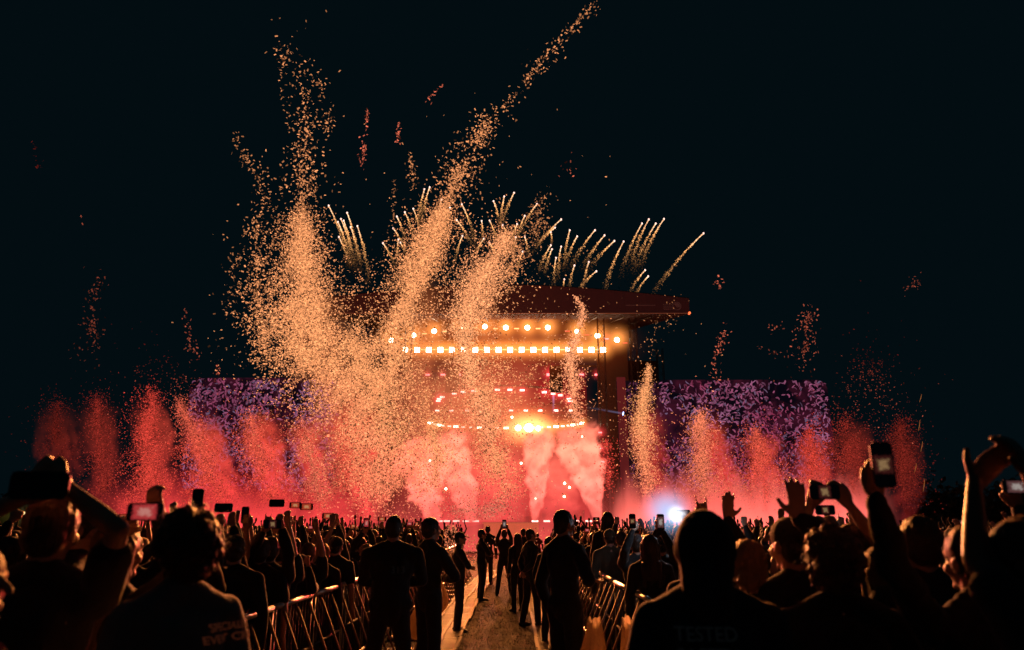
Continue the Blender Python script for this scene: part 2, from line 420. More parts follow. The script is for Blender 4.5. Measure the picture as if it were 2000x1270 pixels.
def ico(name, sub=2):
    bm = bmesh.new(); bmesh.ops.create_icosphere(bm, subdivisions=sub, radius=1.0)
    me = bpy.data.meshes.new(name); bm.to_mesh(me); bm.free(); return me
M['halo_warm'] = halo_mat('warm_lamp_haze', lin(255, 150, 70), 2.0, 3.4)
M['halo_row'] = halo_mat('bright_row_haze', lin(255, 150, 66), 2.0, 3.0)
M['halo_red'] = halo_mat('red_lamp_haze', lin(255, 60, 66), 1.3, 2.6)
HM = {k: ico(k) for k in ('halo_warm', 'halo_row', 'halo_red')}
for k in HM: HM[k].materials.append(M[k])
def lamp_meshes(kind):
    h = MB(); l = MB()
    if kind == 'round':
        h.tube([(0, 0.02, 0), (0, 0.35, 0), (0, 0.6, 0)], [0.2, 0.2, 0.12], 14); h.bar((-0.26, 0.3, 0), (-0.26, 0.3, 0.4), 0.04); h.bar((0.26, 0.3, 0), (0.26, 0.3, 0.4), 0.04); h.bar((-0.26, 0.3, 0.4), (0.26, 0.3, 0.4), 0.05)
        l.tube([(0, 0.0, 0), (0, -0.06, 0)], [0.185, 0.14], 14)
    elif kind == 'square':
        h.box((-0.24, 0.02, -0.22), (0.24, 0.3, 0.22)); h.bar((0, 0.2, 0.22), (0, 0.2, 0.5), 0.05)
        l.box((-0.19, -0.01, -0.19), (0.19, 0.018, 0.19))
    elif kind == 'bar':
        h.box((-0.26, 0.02, -0.075), (0.26, 0.2, 0.075)); h.bar((0, 0.12, 0.07), (0, 0.12, 0.3), 0.04)
        l.box((-0.24, -0.01, 0.012), (0.24, 0.018, 0.055)); l.box((-0.24, -0.01, -0.055), (0.24, 0.018, -0.012))
    elif kind == 'blinder':
        h.box((-0.28, 0.02, -0.12), (0.28, 0.2, 0.12)); h.bar((0, 0.12, 0.11), (0, 0.12, 0.35), 0.04)
        l.box((-0.25, -0.01, -0.10), (0.25, 0.018, 0.10))
    elif kind == 'deck':
        h.box((-0.46, 0.02, -0.13), (0.46, 0.25, 0.13)); l.box((-0.42, -0.01, -0.11), (0.42, 0.018, 0.11))
    return h.mesh('housing'), l.mesh('lens')
LM = {k: lamp_meshes(k) for k in ('round', 'square', 'bar', 'blinder', 'deck')}
for k in LM: LM[k][0].materials.append(M['black_metal'])
E_ = {'white': emit('warm_white_lens', lin(255, 240, 205), 14, False), 'gold': emit('gold_bar_lens', lin(255, 190, 120), 2.2, False),
      'red': emit('red_lens', lin(255, 110, 110), 4.0, False), 'pink': emit('pink_lens', lin(255, 190, 175), 5.0, False), 'redbar': emit('dim_red_bar_lens', lin(255, 80, 70), 1.0, False)}
LENS = {}
def fixture(kind, lens, p, label, group, s=1.0, halo=None, hs=1.0):
    r = empty('stage_light', p); r.scale = (s, s, s); tag(r, label, 'stage light', group)
    link('housing', LM[kind][0], None, r)
    key = (kind, lens)
    if key not in LENS:
        LENS[key] = LM[kind][1].copy(); LENS[key].materials.append(E_[lens])
    link('lens', LENS[key], None, r)
    if halo:
        h = link('self_lit_haze', HM[halo], None, r); h.location = (0, -0.3, 0); h.scale = (hs / s,) * 3
LY = SD + 2
g1 = 'round floodlights in the curved uppermost rows'
for (x, y) in ((764, 665), (808, 655), (848, 647), (905, 638), (947, 638), (988, 640), (1030, 640), (1070, 640), (1128, 648), (1167, 656), (1205, 664)):
    fixture('round', 'white', at(x, y, LY), 'glaring warm round floodlight in the arched uppermost row below the roof', g1, 1.25, 'halo_warm', 2.0)
for i, (x, y) in enumerate(((786, 661), (829, 652), (868, 648), (926, 641), (968, 642), (1009, 642), (1051, 642), (1108, 647), (1146, 654), (1185, 662), (1221, 670))):
    fixture('bar', 'gold' if i < 7 else 'redbar', at(x, y, LY), 'small twin-tube light bar between two glaring floodlights', 'twin-tube bars of the uppermost row', 0.9)
fixture('bar', 'red', at(1184, 662, LY - 0.3), 'pink-red glowing twin tube next to the last two uppermost floodlights', None, 0.95, 'halo_red', 0.8)
for i in range(18):
    x = 792 + i * (1178 - 792) / 17
    fixture('square', 'white', at(x, 683.5, LY), 'square blinding floodlight in the straight lower row', 'square floodlights in the straight row', 1.2, 'halo_row', 1.6)
    if i < 17: fixture('bar', 'gold', at(x + 11.3, 683, LY), 'thin glowing bar between two square floodlights', 'thin bars of the straight row', 0.8)
for x in (803, 835, 865, 896, 1136, 1166): fixture('blinder', 'red', at(x, 732, LY + 4), 'small red lamp in the row below the floodlights', 'red lamps below the floodlights', 0.85, 'halo_red', 0.8)
fixture('blinder', 'red', at(1074, 732, LY + 4), 'broader red lamp glaring beside the dark speaker array', None, 1.25, 'halo_red', 1.3)
# trusses that carry the rows
def truss(p, q, label, up=0.45, parent=None, h=0.5):
    p = Vector(p) + Vector((0, 0.35, up)); q = Vector(q) + Vector((0, 0.35, up)); mb = MB(); d = q - p; n_ = max(2, int(d.length / 0.8)); a = Vector((0, 0, h)); b = Vector((0, 0.45, 0.0))
    for o_ in (Vector(), a, b, a + b): mb.bar(p + o_, q + o_, 0.06)
    for i in range(n_):
        u, w = p + d * (i / n_), p + d * ((i + 1) / n_); mb.bar(u, w + a, 0.03); mb.bar(u + a, w + b, 0.03)
    return S_(mb, 'truss', M['truss'])
truss(at(755, 668, LY), at(855, 646, LY), ''); truss(at(895, 638, LY), at(1082, 640, LY), ''); truss(at(1118, 646, LY), at(1228, 672, LY), '')
truss(at(782, 683, LY), at(1190, 683, LY), '', 0.3); truss(at(795, 732, LY + 4), at(905, 732, LY + 4), ''); truss(at(1064, 732, LY + 4), at(1176, 732, LY + 4), '')
# hung speaker arrays
def array(px, label):
    r = empty('speaker_array', at(px, 740, SD + 1)); tag(r, label, 'speaker')
    for k in range(7):
        mb = MB(); z = 0.9 - k * 0.34; dy = -0.02 * k * k
        mb.box((-0.55, dy, z - 0.15), (0.55, dy + 0.5, z + 0.15)); mb.box((-0.5, dy - 0.02, z - 0.12), (0.5, dy - 0.002, z + 0.12))
        mb.build('speaker_cabinet', M['black_metal'], r, bevel=0.02)
    mb = MB(); mb.bar((0, 0.3, 1.1), (0, 0.3, 2.6), 0.05); mb.box((-0.5, 0.1, 1.08), (0.5, 0.45, 1.16)); mb.build('hanging_frame', M['truss'], r)
array(1086, 'dark hung speaker array beside the broad red lamp'); array(884, 'dark hung speaker array behind the confetti column')
# round rigs
def ringrig(cx_, cy_, cz, R, label, ry=None):
    r = empty('circular_truss', (cx_, cy_, cz)); tag(r, label, 'truss'); ry = ry or R
    for nm, rr, dz in (('outer_ring', R + 0.25, 0.35), ('inner_ring', R - 0.2, 0.35)):
        mb = MB(); mb.tube([(math.cos(a) * rr, math.sin(a) * (rr * ry / R), dz) for a in np.linspace(0, 2 * PI, 49)], 0.05, 6); mb.build(nm, M['truss'], r)
    mb = MB()
    for k in range(48):
        a = 2 * PI * k / 48; b = 2 * PI * (k + 1) / 48
        mb.bar((math.cos(a) * (R - 0.2), math.sin(a) * (R - 0.2) * ry / R, 0.35), (math.cos(b) * (R + 0.25), math.sin(b) * (R + 0.25) * ry / R, 0.35), 0.03)
    mb.build('cross_brace', M['truss'], r)
    mb = MB()
    for a in (0.7, 2.4, 3.9, 5.5): mb.bar((math.cos(a) * R, math.sin(a) * R * ry / R, 0.35), (math.cos(a) * R * 0.9, math.sin(a) * R * 0.8 * ry / R, 5.0), 0.03)
    mb.build('hanging_cable', M['truss'], r); return r
cA = at(985, 785, SD + 6); ringrig(cA.x, cA.y, cA.z, 6.1, 'upper round lighting rig hung over the stage')
for k in range(18):
    a = PI + PI * (k + 0.5) / 18; p = Vector((cA.x + 6.1 * math.cos(a), cA.y + 6.1 * math.sin(a), cA.z))
    if k % 4 != 3: fixture('blinder', 'pink', p, 'pink-red lamp on the upward arc of the upper round rig', 'lamps on the upper round rig', 0.82, 'halo_red', 1.0)
for x in (854, 882, 913, 940, 998, 1027, 1055, 1086, 1115): fixture('blinder', 'pink', at(x, 802, SD + 9), 'small lamp in the level row through the round rig', 'lamps in the level row', 0.8, 'halo_red', 0.6)
cB = at(988, 826, SD + 6); ringrig(cB.x, cB.y, cB.z - 0.05, 7.0, 'lower round lighting rig hung over the stage smoke', 3.6)
for k in range(25):
    a = PI * (k + 0.5) / 25; p = Vector((cB.x + 7.0 * math.cos(a), cB.y + 3.6 * math.sin(a), cB.z))
    fixture('blinder', 'white' if k % 3 == 0 else 'pink', p, 'lamp on the drooping arc of the lower round rig', 'lamps on the lower round rig', 0.68 + 0.25 * (k % 3 == 0), 'halo_warm', 1.1)
p = at(1033, 836, SD + 1.5); fixture('round', 'white', p, 'largest blazing searchlight at the middle of the lower round rig', None, 2.0, 'halo_warm', 2.4)
p = at(1012, 836, SD + 1.5); fixture('round', 'white', p, 'bright searchlight touching the largest blazing one on the confetti side', None, 1.4, 'halo_warm', 2.6)
fixture('round', 'white', at(1051, 837, SD + 1.5), 'bright searchlight touching the largest blazing one on the wing tower side', None, 1.2, 'halo_warm', 2.4)
for x in (873, 891, 910, 929): fixture('deck', 'pink', at(x, 1018, SD - 0.3), 'flat pink-white light bar on the stage edge ahead of the second guard', 'bars on the stage edge above the aisle guards', 0.62, 'halo_red', 0.55)
for x in (858, 1045, 1068, 1087, 1128, 1150): fixture('deck', 'pink', at(x, 1018, SD - 0.3), 'flat pink-white light bar on the stage edge around the bare-headed guard', 'bars on the stage edge around the bare-headed guard', 0.62, 'halo_red', 0.55)
for (x, y) in ((1172, 845), (1175, 876), (1177, 902)): fixture('blinder', 'red', at(x, y, SD), 'small red lamp in the upright column on the stage wing', 'red lamps of the wing column', 0.6, 'halo_red', 0.9)
for (x, y) in ((1103, 944), (1112, 952), (1102, 970), (1046, 974), (1018, 905), (871, 955), (840, 900), (1000, 815), (1137, 853)):
    fixture('round', 'white', at(x, y, SD - 2.5), 'tiny white sparkling lamp glinting in the smoke', 'tiny white lamps in the smoke', 0.45, 'halo_warm', 0.55)
# beam lamps
def beam(p, q, r0, r1, col, s, label):
    p, q = Vector(p), Vector(q); d = q - p; L = d.length
    r = empty('beam_light', p); tag(r, label, 'stage light')
    mb = MB(); dn = d.normalized(); mb.tube([-dn * 0.5, (0, 0, 0)], 0.16, 12); mb.build('housing', M['black_metal'], r)
    mb = MB(); mb.tube([dn * 0.01, dn * 0.06], 0.15, 12); mb.build('lens', emit('cool_lens', col, 8, False), r)
    n = N('painted_cool_beam'); c = n.coord(); sp = n.sep(c)
    rad = n.math('SQRT', n.math('ADD', n.math('POWER', sp[0], 2.0), n.math('POWER', sp[1], 2.0)))
    f = n.math('MULTIPLY', n.map(rad, 0.0, 1.0, 1.0, 0.0), n.map(sp[2], 0, 1, 1.0, 0.15))
    e = n.new('ShaderNodeEmission'); n.set(e.inputs[0], col); n.set(e.inputs[1], n.math('MULTIPLY', f, s))  # beam painted as emission inside the volume, nothing scatters
    a = n.new('ShaderNodeVolumeAbsorption'); n.set(a.inputs[0], (0, 0, 0)); n.set(a.inputs[1], n.math('MULTIPLY', f, 0.01))
    ad = n.new('ShaderNodeAddShader'); n.t.links.new(e.outputs[0], ad.inputs[0]); n.t.links.new(a.outputs[0], ad.inputs[1]); n.t.links.new(ad.outputs[0], n.out.inputs['Volume'])
    n.m.cycles.emission_sampling = 'NONE'
    mb = MB(); mb.tube([(0, 0, 0), (0, 0, 1)], 1.0, 16); o = mb.build('painted_beam', n.m, r)
    o.scale = (r1, r1, L); o.rotation_mode = 'QUATERNION'; o.rotation_quaternion = d.to_track_quat('Z', 'Y')
beam(at(1081, 755, SD + 3), at(1081, 806, SD + 3), 0.1, 0.16, lin(200, 190, 255), 3.0, 'upright pale violet beam lamp over the round rig')
beam(at(1218, 808, SD + 1), at(1148, 796, SD + 1), 0.1, 0.13, lin(150, 165, 220), 1.6, 'cool white beam lamp on the wing beside the lit video screen')

# real light from the rig: warm from the confetti side, red from the deck
def lamp(name, kind, loc, energy, col, size, target=None, spot=None):
    d = bpy.data.lights.new(name, kind); d.energy = energy; d.color = col
    if kind == 'POINT': d.shadow_soft_size = size
    elif kind == 'SPOT': d.shadow_soft_size = size; d.spot_size = spot; d.spot_blend = 0.6
    o = bpy.data.objects.new(name, d); C.objects.link(o); o.location = loc
    if target is not None: o.rotation_euler = (Vector(target) - Vector(loc)).to_track_quat('-Z', 'Y').to_euler()
    return o
KE = 92000
for (x, y, Y_, k, c) in ((790, 655, SD - 4, 0.9, (255, 150, 72)), (870, 640, SD - 4, 1.0, (255, 150, 72)), (960, 683, SD - 4, 1.0, (255, 152, 76)), (1100, 683, SD - 4, 0.7, (255, 150, 72)),
                     (700, 760, SD - 5, 1.1, (255, 132, 62)), (985, 840, SD - 4, 0.8, (255, 150, 110)), (880, 960, SD - 4, 0.5, (255, 90, 70)), (620, 930, SD, 0.2, (255, 70, 60)), (1250, 930, SD, 0.3, (255, 70, 60))):
    p = at(x, y, Y_); lamp('stage_lamp', 'SPOT', p, KE * k, lin(*c), 0.22, target=(p.x * 0.3, 6, 0.5), spot=math.radians(75))
# ------------------------------------------------------------------ big video screens beside the stage
def screen(px0, px1, py0, py1, label, seed, corner):
    Ys = SD + 1.0
    a, b = at(px0, py1, Ys), at(px1, py0, Ys); w = b.x - a.x; h = b.z - a.z
    r = empty('video_screen', (a.x, Ys, 0)); tag(r, label, 'video screen')
    z0, z1 = a.z, b.z; R = 0.9
    pts = []
    for (ccx, ccz, a0) in ((R, z0 + R, PI), (w - R, z0 + R, 1.5 * PI), (w - R, z1 - R, 0), (R, z1 - R, 0.5 * PI)):
        for k in range(7):
            t = a0 + PI / 2 * k / 6; pts.append((ccx + R * math.cos(t), ccz + R * math.sin(t)))
    mb = MB(); n_ = len(pts)
    mb.add([(x, 0, z) for x, z in pts] + [(x, 0.3, z) for x, z in pts], [tuple(range(n_))[::-1], tuple(range(n_, 2 * n_))] + [(i, (i+1) % n_, n_ + (i+1) % n_, n_ + i) for i in range(n_)])
    mb.build('panel', M['led_dark'], r)
    g_ = np.random.default_rng(seed); K = int(w * h * 16); vs = []; fs = []; cols = []
    for k in range(K):
        cxx, czz = g_.uniform(0.25, w - 0.25), g_.uniform(0.2, h - 0.2)
        nn = mnoise.noise(Vector((cxx * 0.30 + seed, czz * 0.30, 0))) ; n2 = mnoise.noise(Vector((cxx * 0.16, czz * 0.2, 7 + seed)))
        if nn < -0.27 + g_.normal(0, 0.16): continue
        ang = n2 * 5 + g_.normal(0, 0.9) + 0.6; L = g_.uniform(0.22, 0.5); wd = g_.uniform(0.035, 0.08); bend = g_.normal(0, 1.5)
        base = len(vs); x, z = cxx, czz; S5 = 5
        for i in range(S5 + 1):
            wi = wd * math.sin(PI * (0.12 + 0.76 * i / S5)); dx, dz = math.cos(ang), math.sin(ang)
            y = -0.012 - 0.00002 * (k % 400)
            vs += [(min(max(x - dz * wi, .05), w - .05), y, z0 + min(max(z + dx * wi, .05), h - .05)), (min(max(x + dz * wi, .05), w - .05), y, z0 + min(max(z - dx * wi, .05), h - .05))]
            if i: fs.append((base + 2*i - 2, base + 2*i - 1, base + 2*i + 1, base + 2*i))
            x += dx * L / S5; z += dz * L / S5; ang += bend / S5
        mixr = max(0, min(1, 0.25 + 1.2 * n2 + 0.3 * g_.random() + (0.25 if czz < h * 0.5 else 0)))
        c0 = np.array(lin(184, 118, 160)); c1 = np.array(lin(165, 58, 92)); c2 = np.array(lin(134, 106, 140))
        cc = (c0 * (1 - mixr) + c1 * mixr) * g_.uniform(0.3, 1.15)
        if g_.random() < 0.12: cc = c2 * g_.uniform(0.4, 1.0)
        cols += [cc] * S5
    me = mesh_np('screen_picture', vs, fs, np.array(cols)); link('screen_picture', me, M['screen_glow'], r)
    mb = MB()
    for x in (0.8, w / 2, w - 0.8): mb.bar((x, 0.45, 0), (x, 0.45, z1 - 0.4), 0.16)
    for z in (z0 + 0.3, z1 - 0.6): mb.bar((0.5, 0.4, z), (w - 0.5, 0.4, z), 0.14)
    mb.build('support_frame', M['truss'], r)
    return r
n = N('dark_led_panel'); c = n.coord(); f = n.noise(c, 0.35, 4, 0.6, 1.0); e = n.new('ShaderNodeEmission')
n.set(e.inputs[0], n.mix(n.map(f, 0.38, 0.66), lin(8, 6, 14), lin(62, 18, 34))); e.inputs[1].default_value = 1.0
M['led_dark'] = n.surf(e.outputs[0]); M['led_dark'].cycles.emission_sampling = 'NONE'
M['screen_glow'] = tint_glow('lit_screen_strokes', 0.7)
screen(345, 668, 738, 962, 'wide video screen with swirling mauve strokes behind the red smoke', 3, 0)
screen(1291, 1614, 742, 962, 'wide rounded video screen of mauve strokes next to the dark wing tower', 5, 1)
# narrow side panels by the wings
def side_panel(px0, px1, py0, py1, label, seed):
    a, b = at(px0, py1, SD + 2.2), at(px1, py0, SD + 2.2); mb = MB(); w = b.x - a.x
    r = empty('side_screen', (a.x, SD + 2.2, 0)); tag(r, label, 'video screen')
    mb.box((0, 0, a.z), (w, 0.3, b.z)); mb.build('panel', M['led_side'], r)
    mb = MB(); mb.box((0, -0.15, a.z - 0.2), (0.75, -0.01, b.z + 0.3)); mb.build('lit_edge', M['edge_red'], r)
    mb = MB(); mb.bar((0.4, 0.35, 0), (0.4, 0.35, b.z), 0.15); mb.bar((w - 0.3, 0.35, 0), (w - 0.3, 0.35, b.z), 0.15); mb.build('support_frame', M['truss'], r)
    g_ = np.random.default_rng(seed); vs = []; fs = []; cols = []
    for k in range(330):
        x, z = g_.uniform(0.9, w - 0.2), g_.uniform(a.z + 0.2, b.z - 0.2); an = g_.normal(0.4, 0.9); L = g_.uniform(0.1, 0.3); wd = 0.06
        dx, dz = math.cos(an) * L, math.sin(an) * L; i = len(vs); y = -0.012 - 0.00003 * k
        vs += [(x - dx, y, z - dz), (x + dz * wd / L, y, z - dx * wd / L), (min(x + dx, w - 0.05), y, z + dz), (x - dz * wd / L, y, z + dx * wd / L)]; fs.append((i, i+1, i+2, i+3)); cols.append(np.array(lin(140, 70, 110)) * g_.uniform(0.15, 0.7))
    link('screen_picture', mesh_np('screen_picture', vs, fs, np.array(cols)), M['screen_glow'], r)
M['led_side'] = emit('dim_side_panel', lin(22, 10, 16), 1.0, False); M['edge_red'] = emit('dark_red_edge', lin(88, 26, 26), 1.0, False)
side_panel(1213, 1287, 744, 962, 'narrow dim screen with a dull red edge between wing tower and wide screen', 2)

# ------------------------------------------------------------------ smoke and haze, their light painted as emission
def plume_mat(name, col_lo, col_hi, dens, r0=0.12, pw=0.7, nscale=1.6, namp=1.1, edge=3.0, billow=1.0, detail=4, top=0.72, bot=0.03, dark=0.35, off=0.0):
    """smoke: a widening column whose edge and inside are broken up by noise; light is painted as emission colour from the foot to the top"""
    n = N(name); c = n.coord(); sp = n.sep(c)
    mp = n.new('ShaderNodeMapping'); n.set(mp.inputs['Vector'], c); mp.inputs['Scale'].default_value = (1, 1, 2.6); mp.inputs['Location'].default_value = (off, off * 1.7, off * 0.6)
    nz = n.noise(mp.outputs[0], nscale, detail, 0.58, 0.3)
    prof = n.math('ADD', r0, n.math('MULTIPLY', n.math('POWER', n.math('MAXIMUM', sp[2], 0.001), pw), 0.92 - r0))
    rad = n.math('DIVIDE', n.math('SQRT', n.math('ADD', n.math('MULTIPLY', sp[0], sp[0]), n.math('MULTIPLY', sp[1], sp[1]))), prof)
    d = n.math('ADD', n.math('SUBTRACT', 0.78, rad), n.math('MULTIPLY', n.math('SUBTRACT', nz, 0.5), namp * 2))
    d = n.math('MULTIPLY', d, edge, clamp=True)
    zz = n.math('ADD', sp[2], n.math('MULTIPLY', n.math('SUBTRACT', nz, 0.5), 0.7))
    d = n.math('MULTIPLY', d, n.math('MULTIPLY', n.map(zz, top, min(1.0, top + 0.22), 1.0, 0.0), n.map(sp[2], 0.0, bot, 0.0, 1.0)))
    hi = n.mix(n.map(sp[2], 0.05, 0.85), col_lo, col_hi)
    if billow > 0:                              # brighter side towards the rig, painted by offset noise
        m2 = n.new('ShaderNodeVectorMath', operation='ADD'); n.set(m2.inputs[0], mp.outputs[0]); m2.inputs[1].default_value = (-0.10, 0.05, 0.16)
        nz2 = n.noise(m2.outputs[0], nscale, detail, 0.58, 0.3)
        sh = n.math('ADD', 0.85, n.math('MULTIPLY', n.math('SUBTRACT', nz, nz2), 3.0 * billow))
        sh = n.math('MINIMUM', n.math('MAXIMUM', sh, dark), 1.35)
    else: sh = 1.0
    e = n.new('ShaderNodeEmission'); n.set(e.inputs[0], hi); n.set(e.inputs[1], n.math('MULTIPLY', n.math('MULTIPLY', d, dens), sh))
    a = n.new('ShaderNodeVolumeAbsorption'); n.set(a.inputs[0], (0, 0, 0)); n.set(a.inputs[1], n.math('MULTIPLY', d, dens))
    ad = n.new('ShaderNodeAddShader'); n.t.links.new(e.outputs[0], ad.inputs[0]); n.t.links.new(a.outputs[0], ad.inputs[1])
    n.t.links.new(ad.outputs[0], n.out.inputs['Volume']); n.m.cycles.emission_sampling = 'NONE'
    return n.m
def plume(foot, head, radius, mat, label, name='smoke_plume'):
    foot, head = Vector(foot), Vector(head); d = head - foot
    mb = MB(); mb.tube([(0, 0, 0), (0, 0, 0.35), (0, 0, 1)], [0.75, 1, 1], 14)
    o = mb.build(name, mat); o.location = foot
    z = Vector((d.x, d.y, d.z)); sh = Matrix(((radius, 0, d.x), (0, radius, d.y), (0, 0, d.z)))
    o.data.transform(Matrix.Identity(4)); o.matrix_world = Matrix.Translation(foot) @ sh.to_4x4()
    # keep the lean inside the mesh's own frame: rotate instead of shearing
    q = d.to_track_quat('Z', 'Y'); o.rotation_mode = 'QUATERNION'; o.rotation_quaternion = q; o.scale = (radius, radius, d.length); o.location = foot
    tag(o, label, 'smoke', kind='stuff'); return o
P = lambda x, y, Y: at(x, y, Y)
# dense fog jets at the stage front
jets = [(925, 1020, 868, 868, 44, 3.0), (1045, 1020, 1052, 858, 32, 2.2), (1168, 1018, 1122, 850, 46, 5.0), (850, 1024, 812, 880, 54, 7.0)]
for i, (x0, y0, x1, y1, rp, off) in enumerate(jets):
    Yj = SD - 3.5 + 0.9 * i
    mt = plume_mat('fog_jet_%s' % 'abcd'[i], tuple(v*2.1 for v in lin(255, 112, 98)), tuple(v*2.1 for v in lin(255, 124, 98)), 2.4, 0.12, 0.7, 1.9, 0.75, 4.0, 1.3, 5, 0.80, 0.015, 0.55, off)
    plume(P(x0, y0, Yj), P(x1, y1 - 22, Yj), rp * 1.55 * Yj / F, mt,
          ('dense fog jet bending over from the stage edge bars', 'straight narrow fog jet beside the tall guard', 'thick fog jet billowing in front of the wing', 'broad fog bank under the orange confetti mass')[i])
mt = plume_mat('fog_between', tuple(v * 1.2 for v in lin(250, 84, 80)), tuple(v * 1.4 for v in lin(252, 110, 90)), 0.7, 0.6, 0.4, 1.8, 0.9, 1.6, 0.8, 5, 0.7, 0.02, 0.6, 9.0)
plume(P(1098, 1024, SD + 0.8), P(1088, 868, SD + 0.8), 60 * 1.3 * SD / F, mt, 'soft thin fog between the two jets near the wing tower')
mt = plume_mat('fog_between_b', tuple(v * 1.2 for v in lin(250, 84, 80)), tuple(v * 1.4 for v in lin(252, 116, 92)), 0.45, 0.6, 0.4, 1.8, 0.9, 1.6, 0.8, 5, 0.7, 0.02, 0.6, 12.0)
plume(P(975, 1024, SD + 0.8), P(970, 860, SD + 0.8), 62 * 1.3 * SD / F, mt, 'soft thin fog in the middle of the stage')
# centre haze behind everything
n_haze = plume_mat('stage_front_haze', lin(236, 62, 66), tuple(v*1.1 for v in lin(250, 132, 86)), 0.15, 0.9, 0.5, 1.2, 0.7, 1.6, 0.4, 4, 0.78, 0.01, 0.6, 1.0)
plume(P(940, 1026, SD - 1), P(890, 700, SD - 1), 9.5, n_haze, 'thick pink and orange haze filling the stage', 'stage_haze')
red_lo, red_hi = lin(240, 52, 62), lin(230, 84, 62)
sideplumes = [  # foot x, head x, head y, radius px, brightness, opacity
    (640, 592, 800, 62, 0.95, .34), (555, 498, 798, 62, 0.9, .34), (455, 385, 806, 58, 0.85, .34), (335, 285, 770, 56, 0.62, .28), (215, 190, 770, 50, 0.26, .22), (135, 108, 780, 52, 0.17, .22),
    (720, 690, 760, 85, 1.0, .30),
    (1295, 1252, 770, 48, 0.8, .22), (1425, 1375, 800, 52, 0.85, .34), (1520, 1478, 832, 56, 0.85, .30), (1605, 1585, 840, 52, 0.6, .28), (1690, 1660, 812, 56, 0.24, .26), (1770, 1762, 826, 52, 0.15, .22)]
for i, (fx, hx_, hy, rp, br, dn) in enumerate(sideplumes):
    Yp = SD - 6
    lo = tuple(v * br * 1.35 for v in lin(255, 72, 70)); hi = tuple(v * br * 1.1 for v in lin(246, 82, 62))  # red stage light painted into the smoke, brightness set per column
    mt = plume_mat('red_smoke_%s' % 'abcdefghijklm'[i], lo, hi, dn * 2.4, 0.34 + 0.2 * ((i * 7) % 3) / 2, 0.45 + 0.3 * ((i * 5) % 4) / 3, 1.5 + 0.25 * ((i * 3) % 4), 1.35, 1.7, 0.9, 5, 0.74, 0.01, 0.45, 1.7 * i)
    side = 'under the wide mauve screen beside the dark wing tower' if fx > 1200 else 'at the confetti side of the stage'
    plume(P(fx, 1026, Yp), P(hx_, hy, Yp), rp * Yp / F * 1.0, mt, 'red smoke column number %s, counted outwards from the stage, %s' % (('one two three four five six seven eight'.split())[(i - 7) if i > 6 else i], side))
# low red fog bank along the foot of the stage
def bank(x0, x1, y0, Yb, depth, col, dens, label, off):
    n = N('low_red_fog_' + 'abc'[off]); c = n.coord(); sp = n.sep(c)
    mp = n.new('ShaderNodeMapping'); n.set(mp.inputs['Vector'], c); mp.inputs['Scale'].default_value = (7, 1, 1); mp.inputs['Location'].default_value = (off * 3, 0, 0)
    nz = n.noise(mp.outputs[0], 1.5, 4, 0.55, 0.4)
    d = n.math('MULTIPLY', n.math('ADD', n.math('SUBTRACT', 0.80, sp[2]), n.math('MULTIPLY', n.math('SUBTRACT', nz, 0.5), 2.6)), 1.1, clamp=True)
    d = n.math('MULTIPLY', d, n.map(sp[2], 0.55, 1.0, 1.0, 0.0))
    ed = n.map(n.math('ABSOLUTE', sp[0]), 0.72, 1.0, 1.0, 0.0)
    d = n.math('MULTIPLY', n.math('MULTIPLY', d, ed), dens)
    e = n.new('ShaderNodeEmission'); n.set(e.inputs[0], n.mix(n.map(sp[2], 0, 0.8), col, tuple(v * 0.35 for v in col))); n.set(e.inputs[1], d)  # red light painted into the fog as emission, fading upwards
    a = n.new('ShaderNodeVolumeAbsorption'); n.set(a.inputs[0], (0, 0, 0)); n.set(a.inputs[1], d)
    ad = n.new('ShaderNodeAddShader'); n.t.links.new(e.outputs[0], ad.inputs[0]); n.t.links.new(a.outputs[0], ad.inputs[1]); n.t.links.new(ad.outputs[0], n.out.inputs['Volume'])
    n.m.cycles.emission_sampling = 'NONE'
    a0, b0 = at(x0, 1028, Yb), at(x1, y0, Yb); mb = MB(); mb.box((-1, -1, 0), (1, 1, 1)); o = mb.build('low_fog', n.m)
    o.location = ((a0.x + b0.x) / 2, Yb, 0.1); o.scale = ((b0.x - a0.x) / 2, depth / 2, b0.z); tag(o, label, 'fog', kind='stuff')
bank(215, 720, 915, SD - 9, 4, tuple(v*1.6 for v in lin(250, 70, 70)), 1.1, 'low glowing red fog over the crowd below the mauve screen near the phones', 0)
bank(690, 1220, 925, SD - 8.5, 3, tuple(v*1.3 for v in lin(255, 90, 84)), 0.42, 'low pink fog across the centre of the stage foot', 1)
bank(1180, 1720, 900, SD - 9, 4, tuple(v*2.1 for v in lin(255, 110, 98)), 1.4, 'low glowing red fog below the mauve screen beside the wing tower', 2)
# haze glow around floodlights and lower stage, painted as emission
def glowhaze(name, ctr, sc, col, strength, power, label, dens=0.02):  # self-lit haze: the glow is painted, no lamp shines into it
    m_ = halo_mat(name, col, strength, power, dens); me = ico(name, 3); o = link('self_lit_haze', me, m_); o.location = ctr; o.scale = sc; tag(o, label, 'haze', kind='stuff')
glowhaze('roof_haze', at(975, 672, SD - 1.6), (13.5, 1.7, 4.6), lin(235, 92, 38), 0.30, 1.7, 'orange self-lit haze around both floodlight rows')
glowhaze('rig_haze', at(1000, 830, SD + 2), (9.5, 3.0, 4.0), lin(255, 120, 76), 0.42, 1.9, 'pink self-lit haze around the round rigs')
glowhaze('searchlight_haze', at(1030, 838, SD + 0.5), (3.6, 1.2, 1.7), lin(255, 165, 110), 2.4, 2.0, 'peach glow in the smoke around the largest blazing searchlight')
glowhaze('low_stage_glow', at(965, 945, SD - 3.2), (9.6, 1.6, 4.6), lin(255, 98, 80), 0.34, 1.3, 'hot red-pink self-lit haze flooding the lower stage between the fog jets')  # added glow that brightens the gaps between the jets
